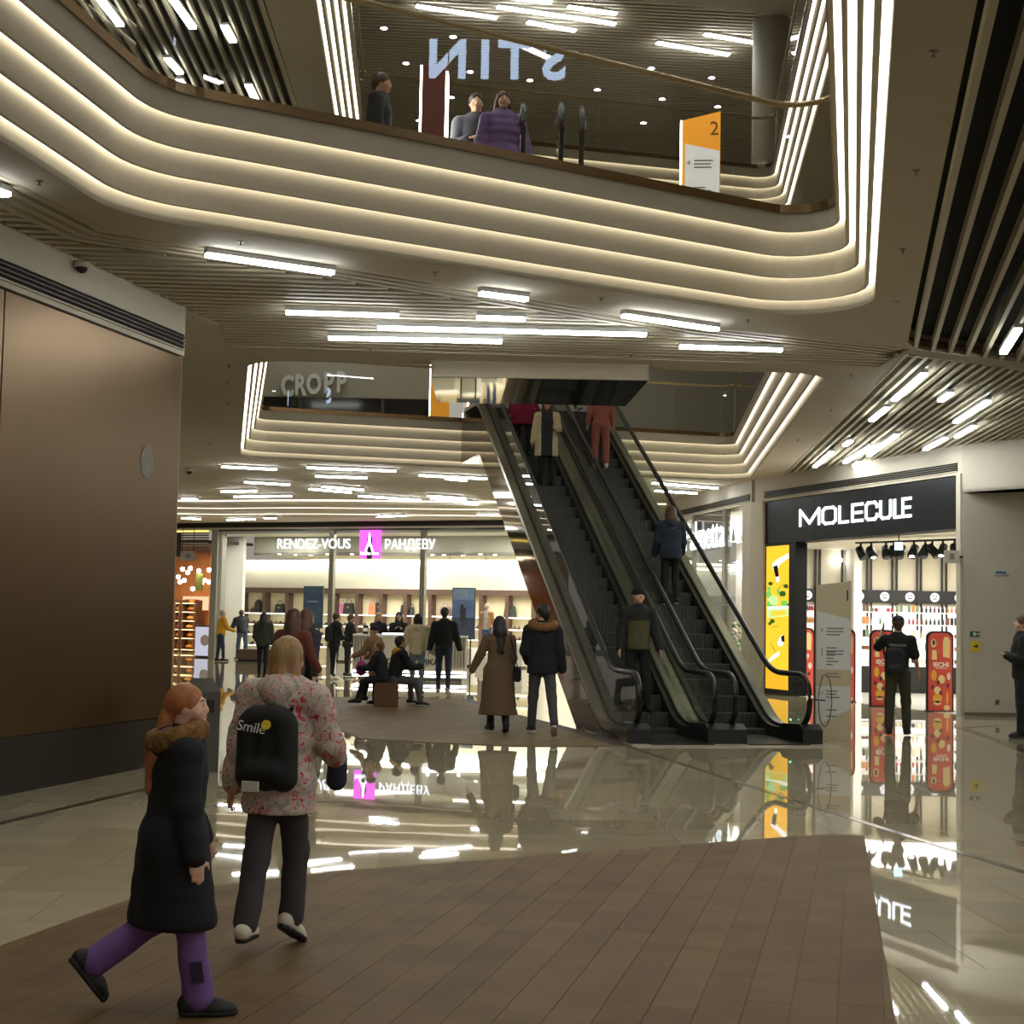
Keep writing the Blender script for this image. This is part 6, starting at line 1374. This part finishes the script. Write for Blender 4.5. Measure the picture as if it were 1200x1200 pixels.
nw = person('woman in a navy hooded jacket halfway on the up escalator',on_esc(1.92,790,703),-8,1.66,
  dict(legL=(4,2,2,0),legR=(10,22,2,0),armL=(6,9,22,4),armR=(12,10,30,4),lean=4,headyaw=-14),
  dict(top=(cloth('jacket_navy',(30,38,54),.85),-.12,.04),trousers=(BLKP,0,0),shoes=(mat('sneaker_black',(24,24,24),.6),WSOLE,.004),hair=('long',BHAIR),hood=(cloth('jacket_navy',(30,38,54)),None,1.1)),v=.018)
pj = person('person in a dusty pink tracksuit high on the up escalator',on_esc(1.92,712,553),-6,1.72,
  dict(legL=(2,0,3,0),legR=(0,0,3,0),armL=(0,8,8,0),armR=(0,8,10,0)),
  dict(top=(cloth('tracksuit_pink',(168,100,86),.9),-.06,.02),trousers=(cloth('tracksuit_pink',(168,100,86),.9),.012,.012),shoes=(WSOLE,WSOLE,.004),hair=('bob',BHAIR)),v=.02)
def vest(C,pel,nb,s): return ((np.abs(C[:,0]) < .12*s)).astype(int)
cr_ = person('woman in a cream coat with a dark scarf high on the down escalator',on_esc(.62,640,565),178,1.68,
  dict(legL=(2,0,2,0),legR=(0,0,2,0),armL=(14,10,70,30),armR=(0,10,8,0)),
  dict(top=(cloth('coat_cream',(206,190,152),.9),-.36,.025,.02),topmats=(cloth('vest_dark',(40,42,46)),),topzones=vest,trousers=(BLKP,0,0),hair=('long',BHAIR),topname='coat'),v=.02)
cm2 = person('person in a crimson coat behind the cream coat on the down escalator',on_esc(.40,618,536),180,1.70,
  dict(armL=(0,8,8,0),armR=(0,8,8,0)),dict(top=(cloth('coat_crimson',(130,24,52),.9),-.30,.03,.02),trousers=(BLKP,0,0),hair=('short',DHAIR),topname='coat'),v=.02)
# ---- at the perfume shop
p = at(1052,862); mm = person('man on the phone in a black T-shirt and cap with a black backpack',(p.x,p.y,0),14,1.76,
  dict(legL=(-8,4,4,-4),legR=(8,4,4,0),armL=(58,26,96,40),armR=(6,14,26,4),headyaw=-12,headpitch=-6),
  dict(top=(cloth('tshirt_black',(20,21,24),.85),-.05,.02),sleeve=.8,topname='t_shirt',trousers=(cloth('olive_trousers',(62,60,40)),.012,.004),shoes=(mat('boot_black',(18,18,18),.6),M_BLACK,.006),hair=('short',BHAIR),hat=('cap',cloth('cap_dark',(30,32,36)))),v=.015)
w0 = mm['arms'][-1][2]; MB().cbox(w0+mm['arms'][-1][3]*.09+np.array([.02,.0,.03]),(.02,.075,.15)).build('phone',M_BLACK,mm['root'],bevel=.006)
o_,c = backpack(mm,cloth('backpack_dark',(26,27,30),.75),.30,.42,dz=-.10)
o_.location = (-.04,0,0)
text_mesh('shirt_print','MOLECULE',mat('print_white',(210,208,204),.6),mm['root'],.05,.002,tuple(mm['nb']+np.array([.0,-.158,-.13])*mm['s']),(PI/2,0,0))
p = at(1198,865); rm = person('man in black with brown hair standing at the frame edge by the recess',(p.x,p.y,0),-84,1.80,
  dict(legL=(2,0,4,0),legR=(-2,4,4,0),armL=(14,10,92,62),armR=(14,10,96,62),headpitch=-8),
  dict(top=(cloth('jacket_black2',(20,20,22),.8),-.10,.035),trousers=(BLKP,.02,.012),shoes=(mat('sneaker_black',(24,24,24),.6),M_BLACK,.006),hair=('short',mat('chestnut_hair',(92,56,36),.5)),skin=SKIN2),v=.016)
# ---- walking couple before the kiosk
p = at(488,814); ch = person('woman in a cream hooded sweatshirt and jeans walking toward the kiosk',(p.x,p.y,0),4,1.64,
  dict(legL=(6,2,3,0),legR=(-6,6,3,-12),armL=(4,22,8,0),armR=(-4,20,8,0)),
  dict(top=(cloth('sweat_cream',(206,194,158),.95),-.09,.055),topname='sweatshirt',trousers=(cloth('light_jeans',(104,124,140)),.0,0),shoes=(mat('shoe_brown',(70,54,44),.6),M_BLACK,0),hair=('bob',DHAIR),hood=(cloth('sweat_cream',(206,194,158),.95),None,1.05)),v=.02)
p = at(519,815); bj = person('man in a black jacket and dark jeans walking beside the cream sweatshirt',(p.x,p.y,0),2,1.78,
  dict(legL=(8,2,2,0),legR=(-8,8,2,-14),armL=(-6,12,8,0),armR=(8,14,16,0)),
  dict(top=(cloth('jacket_black3',(18,19,22),.85),-.06,.035),trousers=(DJEAN,.0,0),shoes=(mat('shoe_beige',(160,150,126),.6),WSOLE,0),hair=('short',DHAIR)),v=.02)
# ---- seated family on the cubes
SIT = dict(legL=(84,80,8,0),legR=(80,66,10,0),seat=.45,armL=(30,10,60,20),armR=(30,10,60,20),lean=14)
cx_,cy_ = sc_.location.x,sc_.location.y
s1 = person('seated child in a navy jacket holding a magenta bag on the seat cube',(cx_-.06,cy_-.06,0),-74,1.42,dict(SIT,headpitch=-22,legL=(80,62,8,0),legR=(86,72,8,0)),
  dict(top=(cloth('jacket_navy2',(28,32,44),.85),-.08,.035),trousers=(BLKP,.006,0),hair=('short',mat('ginger_hair',(134,84,48),.6)),shoes=(M_BLACK,M_BLACK,.01)),v=.018)
q = Blob(); c = s1['arms'][1][2]+np.array([-.06,.06,-.02]); q.el(c,(.13,.10,.14)); mg = q.mesh('bag',cloth('bag_magenta',(170,40,132)),s1['root'],.016,.03); MB().tube([c+np.array([0,.0,.1]),c+np.array([.05,.05,.26]),c+np.array([.08,.05,.1])],.012,6).build('strap',cloth('bag_magenta',(170,40,132)),mg)
s2 = person('seated person in black with a yellow hood, behind the magenta bag',(cx_+.12,cy_+.20,0),64,1.6,dict(SIT,headpitch=-12),
  dict(top=(BLK,-.08,.04),trousers=(cloth('grey_track',(96,92,92)),.006,0),hair=('short',DHAIR),hood=(cloth('hood_yellow',(190,140,30)),None,1.1),shoes=(M_BLACK,WSOLE,.004)),v=.018)
s3 = person('standing person in a dark knit hat and tan coat behind the seated child',(cx_-.22,cy_+.75,0),-60,1.45,dict(legL=(0,0,3,0),legR=(4,4,3,0),lean=16,headpitch=-16,armL=(30,8,40,10),armR=(24,8,40,10)),
  dict(top=(cloth('coat_tan',(150,116,80),.9),-.34,.04,.03),trousers=(BLKP,0,0),hair=('none',None),hat=('beanie',cloth('beanie_grey',(44,42,46),.95)),topname='coat'),v=.02)
# ---- at the kiosk
p = at(401,796); k1 = person('person in a black tracksuit with white stripes and backpack at the kiosk end',(p.x-.22,p.y,0),52,1.66,dict(legL=(4,2,2,0),legR=(-4,4,2,0),armL=(20,10,50,10),armR=(16,10,40,10),lean=3),
  dict(top=(BLK,-.08,.03),trousers=(BLKP,.01,.006,WSOLE,[(-.9,.9,.05)]),shoes=(WSOLE,WSOLE,.004),hair=('short',BHAIR)),v=.022)
backpack(k1,cloth('backpack_dark',(26,27,30),.75),.28,.40)
MB().bar(k1['arms'][1][0]+np.array([.07,0,0]),k1['arms'][1][1]+np.array([.065,0,0]),.014,.03).build('sleeve_stripe',WSOLE,k1['root'])
p = at(406,794); k2 = person('second dark clad person leaning on the kiosk end, beyond the striped tracksuit',(p.x-.06,p.y+.75,0),70,1.62,dict(armL=(20,8,40,20),armR=(20,8,40,20),lean=6),
  dict(top=(cloth('jacket_black2',(20,20,22),.8),-.12,.04),trousers=(BLKP,0,0),hair=('short',BHAIR)),v=.022)
p = on_y(437,760,KY+1.25); k3 = person('saleswoman in black with blond hair behind the kiosk, left of two',(p.x,KY+2.75,0),150,1.68,dict(armL=(20,8,60,30),armR=(20,8,60,30)),dict(top=(BLK,-.06,.015),trousers=(BLKP,0,0),hair=('long',BLOND)),v=.022)
p = on_y(462,760,KY+1.25); k4 = person('saleswoman in black with long dark hair behind the kiosk, hand at her face',(p.x,KY+2.75,0),178,1.70,dict(armL=(30,8,100,40),armR=(26,10,110,46),lean=4),dict(top=(BLK,-.06,.015),trousers=(BLKP,0,0),hair=('longer',DHAIR)),v=.022)
# ---- before the shoe shop
p = at(258,775); y1 = person('grey haired person in a mustard jacket and jeans facing the dark anorak',(p.x,p.y,0),60,1.68,dict(legL=(-4,2,3,0),legR=(6,3,3,0),armL=(26,8,50,10),armR=(20,8,50,10),lean=6,headpitch=-14),dict(top=(cloth('jacket_mustard',(206,150,30),.9),-.08,.04),trousers=(DJEAN,.004,0),hair=('short',GHAIR)),v=.024)
p = at(283,773); y2 = person('person in a dark anorak and jeans bending beside the mustard jacket',(p.x,p.y,0),-28,1.74,dict(legL=(6,2,5,0),legR=(-4,3,5,0),armL=(34,10,40,10),armR=(30,10,40,10),lean=22,headpitch=-24),dict(top=(cloth('anorak_dark',(30,34,46),.85),-.08,.05),trousers=(JEAN,.006,0),hair=('short',BHAIR)),v=.024)
p = at(307,795); g1 = person('woman in a dark green jacket with long black hair facing the shoe shop',(p.x,p.y,0),6,1.62,dict(legL=(4,2,1,0),legR=(-4,4,1,0),armL=(6,8,36,20),armR=(6,8,36,20)),dict(top=(cloth('jacket_green',(52,58,46),.9),-.10,.05),trousers=(BLKP,-.004,0),hair=('long',DHAIR)),v=.022)
YB1 = 20.3; a_ = on_y(344,721,YB1); b1 = person('brunette in a rust top right behind the flowered jacket',(a_.x,YB1,0),20,1.70,dict(WALK),dict(top=(cloth('top_rust',(104,54,40),.9),-.08,.03),trousers=(DJEAN,0,0),hair=('longer',BHAIR)),v=.018)
a_ = on_y(357,722,YB1+.9); b2 = person('brunette in a slate jacket beside the rust top',(a_.x+.02,YB1+.9,0),35,1.70,dict(WALK2),dict(top=(cloth('jacket_slate',(52,54,64),.9),-.10,.035),trousers=(BLKP,0,0),hair=('long',mat('auburn_hair',(96,58,40),.5))),v=.018)
# ---- upper bridge
p = on_y(559,84,18.5); u1 = person('man in a grey jacket standing behind the upper glass',(p.x,18.5,F2),176,1.84,dict(armL=(8,8,92,46),armR=(8,8,92,46)),dict(top=(cloth('jacket_grey',(60,60,70),.9),-.10,.045),trousers=(BLKP,.006,0),hair=('short',DHAIR)),v=.018)
p = on_y(590,101,18.0); u2 = person('woman in a long purple puffer coat behind the upper glass',(p.x,18.0,F2),170,1.70,dict(armL=(4,14,12,0),armR=(4,14,12,0)),dict(top=(cloth('puffer_purple',(104,76,128),.7),-.42,.055,.01),disp=quilt(.008,.10),trousers=(cloth('grey_track',(96,92,92)),0,0),hair=('long',BHAIR),topname='coat'),v=.018)
p = on_y(445,103,17.6); u3 = person('man in a dark coat standing alone behind the upper glass',(p.x,17.6,F2),96,1.76,dict(armL=(4,8,20,0),armR=(4,8,20,0)),dict(top=(cloth('coat_dark',(34,32,34),.9),-.26,.04,.02),trousers=(BLKP,0,0),hair=('short',BHAIR),topname='coat'),v=.02)
# ---- mannequin in the shop window
t,_ = RV.at(570,760,.9); p = RV.p(t,.9)
mn = person('window mannequin in a peach jacket, white top and blue jeans',(p.x,p.y,.35),180+math.degrees(-RV.rz),1.72,dict(armL=(0,10,6,0),armR=(0,10,6,0)),dict(top=(cloth('jacket_peach',(216,160,116),.9),-.06,.015),topmats=(cloth('top_white',(226,222,214)),),topzones=lambda C,pel,nb,s: ((np.abs(C[:,0])<.07*s)&(C[:,1]>.02)).astype(int),trousers=(cloth('blue_jeans',(76,104,150)),0,0),hair=('none',None),shoes=(WSOLE,WSOLE,0),skin=mat('mannequin_skin',(214,190,160),.4),face=False),v=.024,cat='mannequin',name='mannequin')
MB().cbox((0,0,-.18),(.6,.45,.34)).build('plinth',M_SHOPW,mn['root'],bevel=.01)
